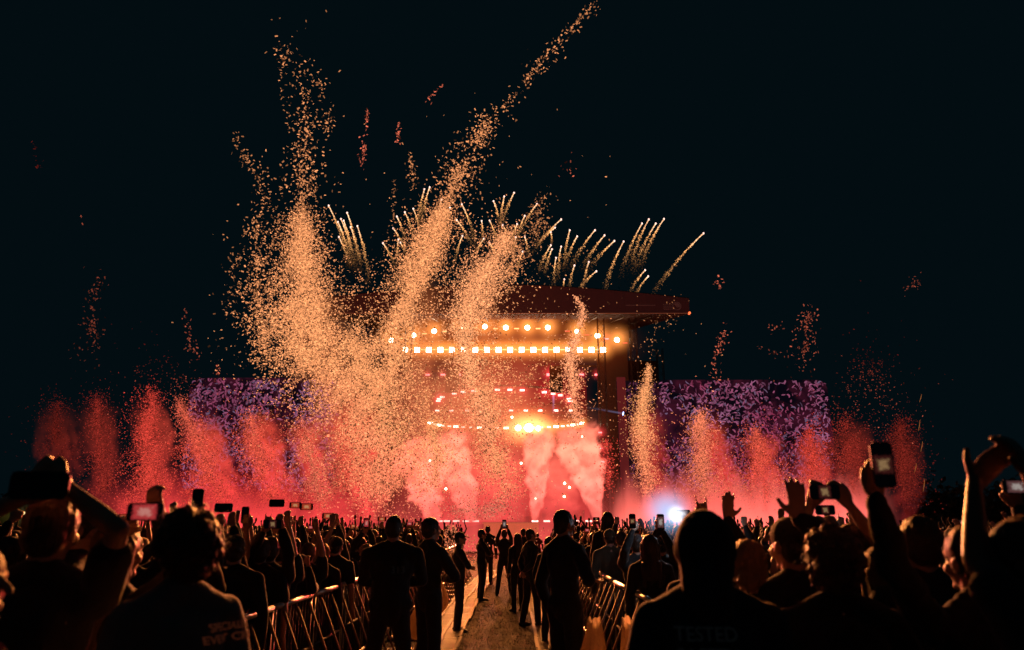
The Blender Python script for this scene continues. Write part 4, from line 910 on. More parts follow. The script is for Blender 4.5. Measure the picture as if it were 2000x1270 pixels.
# ------------------------------------------------------------------ people
def fabric(name, col, sheen=0.35, rough=0.85, scale=9):
    n = N(name); c = n.coord(); f = n.noise(c, scale, 6, 0.6, 0.4); w = n.noise(c, 140, 2)
    return n.principled(n.mix(f, tuple(v * 0.6 for v in col), tuple(v * 1.4 for v in col)), rough, 0, bump=(n.math('ADD', f, n.math('MULTIPLY', w, 0.15)), 0.55, 0.03), Sheen_Weight=sheen, Sheen_Roughness=0.4, Sheen_Tint=(1, 0.85, 0.75, 1))
def skin_mat(name, col):
    n = N(name); c = n.coord(); f = n.noise(c, 25, 4)
    return n.principled(n.mix(f, tuple(v * 0.85 for v in col), tuple(v * 1.12 for v in col)), 0.42, 0, bump=(n.noise(c, 120, 3), 0.15, 0.004), Sheen_Weight=0.15)
def hair_mat(name, col, sheen=0.25):
    n = N(name); c = n.coord(); mp = n.new('ShaderNodeMapping'); n.set(mp.inputs['Vector'], c); mp.inputs['Scale'].default_value = (60, 60, 5)
    f = n.noise(mp.outputs[0], 1.0, 4, 0.6, 0.8)
    return n.principled(n.mix(f, tuple(v * 0.4 for v in col), tuple(v * 1.6 for v in col)), 0.45, 0, bump=(f, 0.9, 0.01), Sheen_Weight=sheen, Sheen_Tint=(1, 0.6, 0.35, 1))
M['skin'] = skin_mat('light_skin', (0.50, 0.30, 0.21)); M['skin2'] = skin_mat('brown_skin', (0.25, 0.13, 0.08))
M['cl_black'] = fabric('black_cotton', (0.014, 0.016, 0.019)); M['cl_navy'] = fabric('navy_fleece', (0.014, 0.02, 0.032)); M['cl_grey'] = fabric('grey_jersey', (0.22, 0.20, 0.20))
M['cl_olive'] = fabric('olive_jacket', (0.10, 0.09, 0.06)); M['cl_red'] = fabric('red_knit', (0.28, 0.04, 0.05)); M['denim'] = fabric('dark_denim', (0.02, 0.025, 0.035), 0.2)
M['h_dark'] = hair_mat('dark_hair', (0.02, 0.013, 0.009)); M['h_brown'] = hair_mat('brown_hair', (0.06, 0.03, 0.014), 0.3); M['h_fair'] = hair_mat('fair_hair', (0.30, 0.17, 0.08), 0.5)
M['shoe'] = simple('black_shoes', (0.015, 0.015, 0.015), 0.5)

SPH = None
def unit_sphere(nu=14, nv=9):
    vs = [(0, 0, 1)]; fs = []
    for j in range(1, nv):
        t = PI * j / nv
        for i in range(nu): a = 2 * PI * i / nu; vs.append((math.sin(t) * math.cos(a), math.sin(t) * math.sin(a), math.cos(t)))
    vs.append((0, 0, -1)); L = len(vs) - 1
    for i in range(nu):
        fs.append((0, 1 + i, 1 + (i + 1) % nu))
        fs.append((L, 1 + (nv - 2) * nu + (i + 1) % nu, 1 + (nv - 2) * nu + i))
    for j in range(nv - 2):
        for i in range(nu): fs.append((1 + j*nu + i, 1 + (j+1)*nu + i, 1 + (j+1)*nu + (i+1) % nu, 1 + j*nu + (i+1) % nu))
    return vs, fs
SPH = unit_sphere()
class PR:
    """rounded volumes that a voxel remesh fuses to one continuous surface"""
    def __init__(s): s.v = []; s.f = []
    def ell(s, c, r, rot=None):
        n = len(s.v); c = Vector(c)
        for v in SPH[0]:
            w = Vector((v[0] * r[0], v[1] * r[1], v[2] * r[2]))
            if rot is not None: w = rot @ w
            s.v.append(tuple(c + w))
        s.f += [tuple(n + i for i in f) for f in SPH[1]]; return s
    def cap(s, p, q, r1, r2, flat=1.0, side=None):
        p, q = Vector(p), Vector(q); d = q - p
        if d.length < 1e-5: return s.ell(p, (r1,) * 3)
        L = d.length; d.normalize(); a = Vector(side) - d * d.dot(Vector(side)) if side is not None else d.orthogonal()
        a.normalize(); b = d.cross(a); nu = 12; n = len(s.v); rings = []
        for k in range(1, 4): t = -PI / 2 + PI / 2 * k / 3; rings.append((p + d * math.sin(t) * r1, math.cos(t) * r1))
        for k in range(0, 3): t = PI / 2 * k / 3; rings.append((q + d * math.sin(t) * r2, math.cos(t) * r2))
        s.v.append(tuple(p - d * r1))
        for c, r in rings:
            for i in range(nu): an = 2 * PI * i / nu; s.v.append(tuple(c + a * math.cos(an) * r + b * math.sin(an) * r * flat))
        s.v.append(tuple(q + d * r2)); L_ = len(s.v) - 1
        for i in range(nu): s.f.append((n, n + 1 + (i + 1) % nu, n + 1 + i)); s.f.append((L_, n + 1 + 5*nu + i, n + 1 + 5*nu + (i + 1) % nu))
        for j in range(5):
            for i in range(nu): s.f.append((n + 1 + j*nu + i, n + 1 + j*nu + (i+1) % nu, n + 1 + (j+1)*nu + (i+1) % nu, n + 1 + (j+1)*nu + i))
        return s
QUEUE = []
def remesh_later(pr, name, voxel, mat, parent, smooth=4, ripple=None, extra=None):
    me = bpy.data.meshes.new(name); me.from_pydata(pr.v, [], pr.f); me.update()
    o = link(name, me, None, parent)
    m_ = o.modifiers.new('fuse', 'REMESH'); m_.mode = 'VOXEL'; m_.voxel_size = voxel; m_.use_smooth_shade = True
    m2 = o.modifiers.new('smooth', 'SMOOTH'); m2.factor = 0.5; m2.iterations = smooth
    QUEUE.append([o, mat, ripple, extra]); return o
def flush():
    dg = bpy.context.evaluated_depsgraph_get(); dg.update(); res = []
    for o, mat, ripple, extra in QUEUE: res.append(bpy.data.meshes.new_from_object(o.evaluated_get(dg)))
    for (o, mat, ripple, extra), me in zip(QUEUE, res):
        me.name = o.name.split('.')[0]; o.modifiers.clear(); n = len(me.vertices)
        if ripple:
            co = np.empty(n * 3, dtype=np.float32); me.vertices.foreach_get('co', co); co = co.reshape(-1, 3)
            no = np.empty(n * 3, dtype=np.float32); me.vertex_normals.foreach_get('vector', no); no = no.reshape(-1, 3)
            amp, fr, seed = ripple; g2 = np.random.default_rng(seed); d = np.zeros(n)
            for k in range(7):
                w = g2.normal(size=3) * fr * (1.35 ** k) * np.array([1, 1, 0.8]); ph = g2.uniform(0, 6.28)
                d += np.sin(co @ w + ph + 1.5 * np.sin(co @ g2.normal(size=3) * fr * 0.6)) * 0.72 ** k
            co = co + no * (d * amp / 2.2)[:, None]; me.vertices.foreach_set('co', co.ravel().astype(np.float32)); me.update()
        if extra is not None:                        # loose strands appended to the hair mesh
            ev, ef = extra
            bm = bmesh.new(); bm.from_mesh(me); vs = [bm.verts.new(v) for v in ev]
            for f in ef: bm.faces.new([vs[i] for i in f])
            bm.to_mesh(me); bm.free()
        me.materials.clear(); me.materials.append(mat); me.shade_smooth(); old = o.data; o.data = me
    QUEUE.clear()

def hand(pr, w, d, u, nrm, mode, s=1.0, mirror=1):
    """w wrist, d direction of the palm, u thumb side, nrm palm normal"""
    w, d, u, nrm = Vector(w), Vector(d).normalized(), Vector(u), Vector(nrm)
    u = (u - d * u.dot(d)).normalized(); nrm = d.cross(u) * (1 if d.cross(u).dot(nrm) > 0 else -1)
    offs = (0.030, 0.010, -0.010, -0.029); lens = (0.070, 0.079, 0.073, 0.057)
    for i in range(4):
        k = w + d * 0.088 * s + u * offs[i] * s
        pr.cap(w + u * offs[i] * 0.55 * s + d * 0.01 * s, k, 0.0155 * s, 0.0125 * s)
        curl, sp = {'open': (0.12, 0.16), 'fist': (1.5, 0.0), 'grip': (0.75, 0.03), 'horns': (0.08 if i in (0, 3) else 1.55, 0.1), 'relax': (0.4, 0.04), 'point': (0.05 if i == 0 else 1.5, 0), 'heart': (0.5, 0.03)}[mode]
        dirn = (d + u * offs[i] * sp / 0.03).normalized(); p = k; ang = 0
        for j, fr in enumerate((0.45, 0.32, 0.23)):
            ang += curl * (0.75 if j == 0 else 1.0); dd = dirn * math.cos(ang) + nrm * math.sin(ang); q = p + dd * lens[i] * fr * s * 1.05
            pr.cap(p, q, (0.0112 - 0.0012 * j) * s, (0.0100 - 0.0012 * j) * s); p = q
    tb = w + d * 0.022 * s + u * 0.026 * s
    if mode in ('fist', 'horns', 'point'): t1 = tb + (d * 0.8 + u * 0.35 + nrm * 0.45).normalized() * 0.045 * s; t2 = t1 + (d * 0.45 - u * 0.7 + nrm * 0.4).normalized() * 0.035 * s
    elif mode == 'grip': t1 = tb + (d * 0.75 + u * 0.5 + nrm * 0.3).normalized() * 0.045 * s; t2 = t1 + (d * 0.9 + u * 0.1 + nrm * 0.35).normalized() * 0.034 * s
    else: t1 = tb + (d * 0.55 + u * 0.85).normalized() * 0.045 * s; t2 = t1 + (d * 0.8 + u * 0.55).normalized() * 0.036 * s
    pr.cap(tb, t1, 0.016 * s, 0.0125 * s); pr.cap(t1, t2, 0.0125 * s, 0.0095 * s)

def ik(sh, wr, l1, l2, pole):
    sh, wr, pole = Vector(sh), Vector(wr), Vector(pole); d = wr - sh; L = d.length; mx = (l1 + l2) * 0.985
    if L > mx: wr = sh + d * (mx / L); L = mx; d = wr - sh
    a = (l1 * l1 - l2 * l2 + L * L) / (2 * L); h = math.sqrt(max(0, l1 * l1 - a * a)); dn = d.normalized()
    pp = pole - dn * dn.dot(pole); pp.normalize(); return sh + dn * a + pp * h, wr

def figure(root, H, armL=None, armR=None, hair='short', hcol='h_dark', top='cl_black', legs='denim', skin='skin', sleeve='long', wide=1.0, voxel=0.011, seed=0, tilt=0.0, turn=0.0, female=False, strands=0, legpose='stand', lean=0.0, hatmat=None, ruf=0.0055):
    """armX: None hangs; dict(w=(x,y,z) local wrist, e=pole or elbow, hand=mode, d=hand direction)"""
    if not strands and voxel < 0.009 and hair in ('short', 'long'): strands = 220
    s = H / 1.75; r = random.Random(seed); Z = lambda x, y, z: Vector((x * s, y * s + lean * max(0, z - 0.9) * s, z * s))
    wd = wide * (0.9 if female else 1.0); sw = 0.185 * wd
    sh = {-1: Z(-sw, 0, 1.395), 1: Z(sw, 0, 1.395)}
    body, topm, legm = PR(), PR(), PR()
    def torso(p, g, sleeve_=False):
        p.ell(Z(0, 0, 0.96), ((0.155 * wd + (0.01 if female else 0)) * s + g, 0.105 * s + g, 0.13 * s)); p.ell(Z(0, 0, 1.11), (0.135 * wd * s + g, 0.095 * s + g, 0.15 * s))
        p.ell(Z(0, 0.0, 1.28), (0.165 * wd * s + g, 0.108 * s + g, 0.18 * s + g * 0.5)); p.cap(Z(-sw * 0.8, -0.01, 1.38), Z(sw * 0.8, -0.01, 1.38), 0.058 * s + g, 0.058 * s + g)
        for k in (-1, 1): p.cap(Z(0.025 * k, -0.01, 1.475), Z(sw * 0.86 * k, -0.01, 1.395), 0.052 * s + g * 0.7, 0.052 * s + g); p.ell(Z(0.075 * k * wd, -0.055, 1.31), (0.075 * s, 0.055 * s + g, 0.11 * s))
        if female:
            for k in (-1, 1): p.ell(Z(0.07 * k, 0.09, 1.27), (0.06 * s + g * .5, 0.05 * s + g * .5, 0.06 * s))
    torso(body, 0)
    hc = Z(0, 0.012, 1.635); Rm = Matrix.Rotation(turn, 3, 'Z') @ Matrix.Rotation(tilt, 3, 'X')
    hd = lambda x, y, z: hc + Rm @ Vector((x * s, y * s, z * s)) + Vector((0, 0, -0.0))
    body.cap(Z(0, -0.012, 1.43), hd(0, -0.012, -0.06), 0.058 * s * (0.88 if female else 1), 0.056 * s * (0.86 if female else 1))
    body.ell(hd(0, -0.008, 0.012), (0.074 * s, 0.094 * s, 0.098 * s), Rm); body.ell(hd(0, 0.028, -0.052), (0.054 * s, 0.062 * s, 0.062 * s), Rm)
    body.cap(hd(0, 0.088, 0.012), hd(0, 0.112, -0.022), 0.009 * s, 0.014 * s); body.ell(hd(0, 0.09, -0.058), (0.024 * s, 0.012 * s, 0.007 * s), Rm); body.ell(hd(0, 0.089, -0.070), (0.021 * s, 0.011 * s, 0.007 * s), Rm)
    body.ell(hd(0, 0.078, -0.098), (0.024 * s, 0.02 * s, 0.018 * s), Rm); body.cap(hd(-0.04, 0.072, 0.024), hd(0.04, 0.072, 0.024), 0.014 * s, 0.014 * s)
    for k in (-1, 1):
        body.ell(hd(0.031 * k, 0.078, 0.003), (0.015 * s, 0.010 * s, 0.009 * s), Rm); body.ell(hd(0.045 * k, 0.055, -0.035), (0.024 * s, 0.028 * s, 0.025 * s), Rm)
        body.ell(hd(0.078 * k, -0.008, -0.018), (0.010 * s, 0.020 * s, 0.032 * s), Rm); body.cap(hd(0.076 * k, -0.018, 0.002), hd(0.086 * k, -0.024, 0.008), 0.008 * s, 0.009 * s)
    l1, l2 = 0.29 * s, 0.26 * s; wrists = {}
    for k, arm in ((-1, armL), (1, armR)):
        arm = arm or {}; S0 = sh[k]
        w = Vector(arm['w']) if 'w' in arm else Z((sw + 0.07) * k, r.uniform(0, 0.08), 0.88); pole = Vector(arm.get('e', (0.35 * k, -0.6, -0.4)))
        if arm.get('clasp'): w = Z(0.03 * k, -0.17 if arm['clasp'] < 0 else 0.21, 0.98 if arm['clasp'] < 0 else 1.12); pole = Vector((1.0 * k, 0, -0.3))
        e, w = ik(S0, w, l1, l2, pole)
        fd = (w - e).normalized(); hdir = Vector(arm['d']) if 'd' in arm else fd
        body.cap(S0, e, 0.050 * s * (0.85 if female else 1.05), 0.037 * s); body.cap(e, e + (w - e) * 0.35, 0.038 * s, 0.037 * s); body.cap(e + (w - e) * 0.35, w, 0.037 * s, 0.024 * s)
        hs = s * (0.92 if female else 1.02)
        uu = Vector(arm['u']) if 'u' in arm else Vector((-k, 0.2, 0.1)); nn = Vector(arm.get('n', (0, 1, 0)))
        hand(body, w, hdir, uu, nn, arm.get('hand', 'relax'), hs); wrists[k] = (w, hdir)
        g = 0.016 * s
        topm.cap(S0, e, 0.055 * s + g, 0.042 * s + g * (1.2 if sleeve == 'short' else 1)) if sleeve == 'long' else topm.cap(S0, S0 + (e - S0) * 0.62, 0.056 * s + g, 0.052 * s + g * 1.3)
        if sleeve == 'long': topm.cap(e, e + (w - e) * 0.5, 0.041 * s + g, 0.038 * s + g); topm.cap(e + (w - e) * 0.5, w - fd * 0.012, 0.038 * s + g, 0.027 * s + g * 0.7)
    for k in (-1, 1):
        st_ = {'stand': (0.0, 0.0), 'wide': (0.05, 0.0), 'step': (0.01, 0.10 * k)}[legpose]
        hip, kn, an = Z(0.085 * k, 0, 0.93), Z((0.095 + st_[0]) * k, 0.02 + st_[1] * 0.5, 0.50), Z((0.105 + st_[0] * 1.8) * k, -0.02 + st_[1], 0.09)
        for p, g in ((body, 0), (legm, 0.016 * s)):
            p.cap(hip, kn, 0.085 * s + g, 0.056 * s + g); p.cap(kn, kn + (an - kn) * 0.35, 0.055 * s + g, 0.055 * s + g); p.cap(kn + (an - kn) * 0.35, an, 0.055 * s + g, 0.037 * s + g * 1.3)
        body.cap(an, an + Vector((0.012 * k, 0.13, -0.045)) * s, 0.034 * s, 0.026 * s)
        sp = PR(); sp.cap(an + Vector((0, -0.035, -0.035)) * s, an + Vector((0.012 * k, 0.10, -0.038)) * s, 0.044 * s, 0.040 * s); sp.cap(an + Vector((0.01 * k, 0.08, -0.045)) * s, an + Vector((0.016 * k, 0.165, -0.052)) * s, 0.038 * s, 0.030 * s)
        remesh_later(sp, 'shoe', 0.014, M['shoe'], root, 3)
    legm.ell(Z(0, 0, 0.95), (0.165 * wd * s + 0.01, 0.115 * s + 0.012, 0.12 * s)); torso(topm, 0.020 * s)
    topm.cap(Z(0, 0, 0.93), Z(0, 0, 1.2), 0.150 * wd * s, 0.14 * wd * s, 0.80, (1, 0, 0)); topm.cap(Z(0, -0.008, 1.475), Z(0, -0.002, 1.505), 0.066 * s, 0.062 * s)
    remesh_later(body, 'body', voxel, M[skin], root, 2)
    remesh_later(topm, 'jacket' if sleeve == 'long' else 'shirt', voxel * 1.35, M[top], root, 4, (ruf * s, 14 if ruf < 0.01 else 26, seed))
    remesh_later(legm, 'trousers', voxel * 1.6, M[legs], root, 4, (0.005 * s, 16, seed + 1))
    hp = PR(); H_ = {'h': (0.004, 55, seed)}; ex = None; nm = 'hair'
    if hair in ('short', 'crop', 'long', 'bun', 'pony'):
        g = 0.006 if hair == 'crop' else 0.014
        hp.ell(hd(0, -0.020, 0.026), ((0.076 + g) * s, (0.092 + g) * s, (0.092 + g) * s), Rm); hp.ell(hd(0, -0.05, -0.02), ((0.066 + g) * s, (0.055 + g) * s, (0.075 + g * .5) * s), Rm)
    if hair == 'long':
        hp.cap(hd(0, -0.055, 0.0), Z(0, -0.115, 1.34), 0.088 * s, 0.075 * s, 0.6, (1, 0, 0))
        for k in (-1, 1): hp.cap(hd(0.070 * k, -0.01, 0.02), Z(0.085 * k, -0.03, 1.42), 0.034 * s, 0.03 * s); hp.cap(Z(0.07 * k, -0.08, 1.45), Z(0.075 * k, -0.12, 1.25), 0.045 * s, 0.03 * s)
    if hair == 'bun':
        hp.ell(hd(0.0, -0.10, -0.055), (0.048 * s, 0.038 * s, 0.042 * s), Rm)
        for k in range(7): a = r.uniform(0, 6.28); hp.cap(hd(0, -0.11, -0.06), hd(0.06 * math.cos(a), -0.12, -0.06 + 0.05 * math.sin(a)), 0.016 * s, 0.009 * s)
    if hair == 'pony': hp.cap(hd(0, -0.10, 0.03), hd(0, -0.13, 0.0), 0.03 * s, 0.03 * s); hp.cap(hd(0, -0.13, 0.0), hd(0, -0.13, -0.16), 0.03 * s, 0.02 * s)
    if hair == 'curly':
        hp.ell(hd(0, -0.018, 0.03), (0.10 * s, 0.112 * s, 0.105 * s), Rm); hp.ell(hd(0, -0.06, -0.05), (0.085 * s, 0.06 * s, 0.07 * s), Rm)
        for k in range(110):
            v = Vector((r.gauss(0, 1), r.gauss(-0.35, 0.9), r.gauss(0.25, 1))).normalized()
            if v.y > 0.55 and v.z < 0.35: continue
            c0 = hd(v.x * 0.098, -0.02 + v.y * 0.11, 0.015 + v.z * 0.105); rr = r.uniform(0.016, 0.030) * s; hp.ell(c0, (rr, rr, rr * 1.15))
        H_['h'] = (0.008, 60, seed)
    if hair == 'cap':
        nm = 'cap'; hp.ell(hd(0, -0.012, 0.036), (0.087 * s, 0.105 * s, 0.088 * s), Rm); hp.cap(hd(0, 0.07, 0.045), hd(0, 0.135, 0.025), 0.065 * s, 0.055 * s, 0.14, (1, 0, 0)); H_['h'] = (0.002, 12, seed)
        remesh_later(PR().ell(hd(0, -0.045, -0.02), (0.078 * s, 0.062 * s, 0.075 * s), Rm), 'hair', voxel, M[hcol], root, 2, (0.004, 55, seed))
    if hair == 'hood':
        nm = 'hood'; hp.ell(hd(0, -0.03, 0.012), (0.108 * s, 0.118 * s, 0.132 * s), Rm); hp.cap(hd(0, -0.045, -0.03), Z(0, -0.05, 1.47), 0.098 * s, 0.085 * s); H_['h'] = (0.007, 17, seed)
    if hair == 'bald': nm = None
    if strands and nm == 'hair':
        ev, ef = [], []
        for k in range(strands):
            v = Vector((r.gauss(0, 1), r.gauss(-0.4, 0.9), r.gauss(0.3, 1))).normalized()
            if v.y > 0.5 and v.z < 0.3: continue
            rad = 0.100 if hair == 'curly' else 0.083
            p = hd(v.x * rad, -0.02 + v.y * (rad + 0.01), 0.02 + v.z * rad); dn = (v + Vector((r.gauss(0, .6), r.gauss(0, .6), r.gauss(0, .6)))).normalized()
            tl = r.uniform(0.012, 0.045) * s; pp = p; wv = dn.orthogonal().normalized() * 0.0009; b0 = len(ev)
            ev += [tuple(pp - wv), tuple(pp + wv)]
            for j in range(4):
                dn = (dn + Vector((r.gauss(0, .5), r.gauss(0, .5), r.gauss(-.15, .5)))).normalized(); pp = pp + dn * tl / 4 * (2.0 if hair == 'curly' else 1.2); ev += [tuple(pp - wv), tuple(pp + wv)]
                ef.append((b0 + 2*j, b0 + 2*j + 1, b0 + 2*j + 3, b0 + 2*j + 2))
        ex = (ev, ef)
    if nm: remesh_later(hp, nm, voxel * 0.9, M[hatmat] if nm in ('cap', 'hood') and hatmat else (M[hcol] if nm == 'hair' else M[top]), root, 1 if hair == 'curly' else 2, H_['h'], ex)
    return wrists

# ------------------------------------------------------------------ phones
def screen_mat(name, kind):
    n = N(name); c = n.coord(); sp = n.sep(c)
    x = n.math('DIVIDE', sp[0], 0.036); z = n.math('DIVIDE', sp[2], 0.075); f = n.noise(c, 130, 6, 0.65, 0.4)
    ax_, az_ = n.math('ABSOLUTE', x), n.math('ABSOLUTE', z)
    rad = n.math('MAXIMUM', n.math('POWER', ax_, 2.0), n.math('POWER', n.math('MULTIPLY', az_, 2.1 if kind == 'dim' else 1.25), 2.0))
    g_ = n.map(n.math('ADD', rad, n.math('MULTIPLY', n.math('SUBTRACT', f, 0.5), 1.4)), 0.0, 0.95, 1.0, 0.0)
    hot, mid = {'warm': (lin(255, 190, 130), lin(210, 70, 44)), 'pink': (lin(255, 180, 165), lin(215, 66, 68)), 'dim': (lin(200, 160, 110), lin(70, 28, 26)), 'cool': (lin(225, 215, 205), lin(110, 70, 70))}[kind]
    e = n.new('ShaderNodeEmission'); n.set(e.inputs[0], n.mix(n.map(g_, 0.74, 1.15), n.mix(n.map(g_, 0.0, 0.35), (0.001, 0.001, 0.0015), mid), hot)); e.inputs[1].default_value = 0.55
    m = n.surf(e.outputs[0]); m.cycles.emission_sampling = 'NONE'; return m
for k in ('warm', 'pink', 'dim', 'cool'): M['scr_' + k] = screen_mat('phone_screen_' + k, k)
M['case'] = simple('dark_phone_case', (0.018, 0.018, 0.02), 0.3); M['lensglass'] = simple('camera_glass', (0.01, 0.01, 0.012), 0.08)
_pc = {}
def phone_meshes():
    mb = MB(); mb.box((-0.037, -0.004, -0.0765), (0.037, 0.004, 0.0765)); me = mb.mesh('case'); bm = bmesh.new(); bm.from_mesh(me)
    vert = [e for e in bm.edges if abs(e.verts[0].co.y - e.verts[1].co.y) > 0.005]; bmesh.ops.bevel(bm, geom=vert, offset=0.011, segments=4, affect='EDGES'); bm.to_mesh(me); bm.free(); me.materials.append(M['case'])
    mb = MB(); mb.box((-0.034, -0.0062, -0.0725), (0.034, -0.0046, 0.0725)); sc = mb.mesh('screen')
    mb = MB(); mb.box((-0.030, 0.0042, 0.036), (0.004, 0.0075, 0.070)); mb.tube([(-0.02, 0.0075, 0.06), (-0.02, 0.0095, 0.06)], 0.007, 12); mb.tube([(-0.008, 0.0075, 0.045), (-0.008, 0.0095, 0.045)], 0.007, 12); cm = mb.mesh('camera_bump'); cm.materials.append(M['lensglass'])
    return me, sc, cm
PM, PS, PCM = phone_meshes(); SCR = {}
for k in ('warm', 'pink', 'dim', 'cool', 'off'):
    SCR[k] = PS.copy(); SCR[k].materials.append(M['scr_' + k] if k != 'off' else M['lensglass'])
def phone(loc, label, scr='warm', land=False, rz=0.0, tilt=0.0, group=None, sc=1.0):
    r = empty('phone', loc); tag(r, label, 'phone', group); r.rotation_euler = (tilt, PI / 2 if land else 0, rz); r.scale = (sc,) * 3
    link('case', PM, None, r); link('screen', SCR[scr], None, r); link('camera_bump', PCM, None, r); return r

# ------------------------------------------------------------------ the people one can tell apart
def hero(label, px, py, d, yaw=0.0, cat='person', aL=None, aR=None, group=None, **kw):
    """head top at photo point px, py and distance d; arms are given by photo points at their own distance"""
    p = at(px, py, d); yaw = math.radians(yaw)
    root = empty('person', (p.x, d, 0), yaw); tag(root, label, cat, group)
    H = p.z - (0.004 if kw.get('hair') in ('bald', 'crop') else 0.02); Ri = Matrix.Rotation(-yaw, 3, 'Z')
    def cv(a):
        if a is None or 'w' not in a: return a
        a = dict(a); q = at(*a['w']); a['w'] = Ri @ (q - root.location)
        for k in ('e', 'd', 'u', 'n'):
            if k in a: a[k] = Ri @ Vector(a[k])
        return a
    w = figure(root, H, cv(aL), cv(aR), **kw)
    R = Matrix.Rotation(yaw, 3, 'Z'); return root, {k: (root.location + R @ v[0], R @ v[1]) for k, v in w.items()}
A_ = lambda px, py, dist, hand='grip', **k: dict(w=(px, py, dist), hand=hand, **k)
NEAR = 0.0085
# guards in the aisle
g313, _ = hero('broad guard standing with his back turned, faint numbers 313 on his jacket', 770, 1007, 7.6, 4, aL=dict(clasp=1), aR=dict(clasp=1), hair='crop', wide=1.22, voxel=NEAR, seed=1, legs='cl_black', legpose='wide')
hero('lean guard with tousled hair standing between the 313 guard and the hung bags', 842, 1009, 8.5, -48, aL=dict(clasp=1), aR=dict(clasp=1), hair='short', voxel=NEAR, seed=2, legs='cl_black', strands=150)
hero('guard standing on the ribbed track in front of the bulging bags, feet together', 898, 1037, 13.2, -80, aL=dict(clasp=1), aR=dict(clasp=1), hair='cap', seed=3, legs='cl_black')
hero('guard seen side-on standing where the ribbed track narrows on the grass', 941, 1033, 18.5, -75, aL=dict(clasp=1), aR=dict(clasp=1), hair='short', seed=4, legs='cl_black', hcol='h_dark')
hero('taller figure just behind the side-on guard at the narrow end of the track', 953, 1027, 23.5, -10, hair='crop', seed=5, legs='cl_black')
fm, w = hero('person filming with a phone raised above the head at the end of the aisle', 985, 1034, 19.8, 2, aL=A_(978, 1034, 19.5), aR=A_(992, 1034, 19.5), hair='short', seed=6, legs='cl_black', legpose='wide')
phone(at(985, 1024, 19.45), 'small upright lit phone over the person at the end of the aisle', 'cool', False, sc=1.5)
hero('long-haired guard standing beside the guard whose boots stick out', 1011, 1041, 16.2, 30, hair='long', hcol='h_dark', seed=7, legs='cl_black', female=True)
hero('further guard whose head shows between the long-haired one and his neighbour', 1022, 1032, 22.0, 10, hair='short', seed=8, legs='cl_black')
hero('guard standing sideways at the grass edge of the aisle with boots sticking out', 1036, 1033, 13.9, -62, aL=dict(clasp=-1), aR=dict(clasp=-1), hair='crop', seed=9, legs='cl_black', legpose='step')
hero('small far figure in reddish mist just past the aisle guards', 1050, 1041, 33, 0, hair='short', seed=10, top='cl_red')
hero('partly hidden person leaning on the barrier behind the tallest bare-headed guard', 1073, 1047, 12.0, -30, hair='short', seed=11)
gr, _ = hero('tallest bare-headed guard standing alone in the aisle, resting a hand on the barrier', 1100, 996, 7.3, -50, aR=A_(1152, 1128, 7.25, 'relax', e=(0.3, -0.6, -0.9), d=(0.6, 0.4, -0.3)), hair='crop', wide=0.95, voxel=NEAR, seed=12, legs='cl_black')
# crowd by the confetti side
l1, w1 = hero('tall dark photographer holding a big phone sideways over the head with both hands', 112, 960, 2.9, 4, aL=A_(52, 972, 2.75, 'grip', e=(-1, 0, -0.6), u=(0.3, 0, 1), n=(0.8, 0.4, 0)), aR=A_(122, 946, 2.75, 'grip', e=(1, 0, -0.5), u=(-0.3, 0, 1), n=(-0.8, 0.4, 0)), hair='short', voxel=NEAR, seed=20, wide=1.1, sleeve='short', strands=200)
phone(at(78, 948, 2.68), 'big dark phone held sideways by the tall photographer', 'off', True, 0.1, sc=1.35)
hero('person in profile with an orange-lit face behind the tall photographer', 163, 972, 3.7, -62, hair='short', voxel=NEAR, seed=21, skin='skin')
hero('face cut by the picture border below the photographer, lit orange', -52, 1046, 2.15, -80, hair='short', voxel=NEAR, seed=22)
l3, w3 = hero('person with long dark hair filming on a bright sideways phone', 236, 1014, 3.3, -24, aL=A_(254, 1006, 2.95, 'grip', e=(-0.6, 0.2, -1), u=(1, 0, 0.4), n=(1, 0.3, 0)), aR=A_(313, 1010, 3.0, 'grip', e=(1, 0.3, -0.8), u=(-1, 0, 0.4), n=(-1, 0.3, 0)), hair='long', hcol='h_brown', female=True, voxel=NEAR, seed=23, strands=250)
phone(at(284, 1000, 2.95), 'bright sideways phone of the long-haired filmer beside the curly head', 'pink', True, 0.0, sc=0.95)
l4, _ = hero('man with a curly mop of hair in a grey printed shirt, back turned', 372, 997, 2.8, 48, hair='curly', hcol='h_brown', top='cl_grey', sleeve='short', voxel=NEAR, seed=24, strands=1400, wide=0.9)
hero('round-headed person with a thin red rim of light beside the curly mop', 462, 1045, 5.9, 12, hair='crop', voxel=NEAR, seed=25)
hero('person hidden behind the curly mop raising a phone upright', 384, 1044, 5.2, 0, aR=A_(391, 1012, 4.9), hair='short', seed=26)
phone(at(386, 979, 4.88), 'dark upright phone rising straight over the curly mop', 'off', False, sc=1.05)
hero('person with bent arms under a dark sideways phone next to the curly mop', 446, 1050, 6.2, 0, aL=A_(428, 1003, 5.9), aR=A_(452, 1008, 5.9), hair='pony', seed=27, female=True)
phone(at(437, 992, 5.85), 'dark sideways phone held between two bent hands near the curly mop', 'off', True, sc=0.95)
hero('person whose bent bare arm lifts a large upright dark phone', 512, 1048, 6.6, 10, aL=A_(482, 1030, 6.3, 'grip', e=(1, 0, -1)), hair='short', seed=28, sleeve='short')
phone(at(479, 1006, 6.25), 'large upright dark phone beside the thin-red-rimmed round head', 'off', False, sc=0.9)
hero('person with a straight raised arm holding the topmost sideways phone', 552, 1050, 7.1, 0, aR=A_(560, 1004, 6.9, 'grip', e=(0.3, -1, 0)), hair='short', seed=29, sleeve='short')
phone(at(541, 983, 6.85), 'topmost dark sideways phone held by one straight arm', 'off', True, sc=0.95)
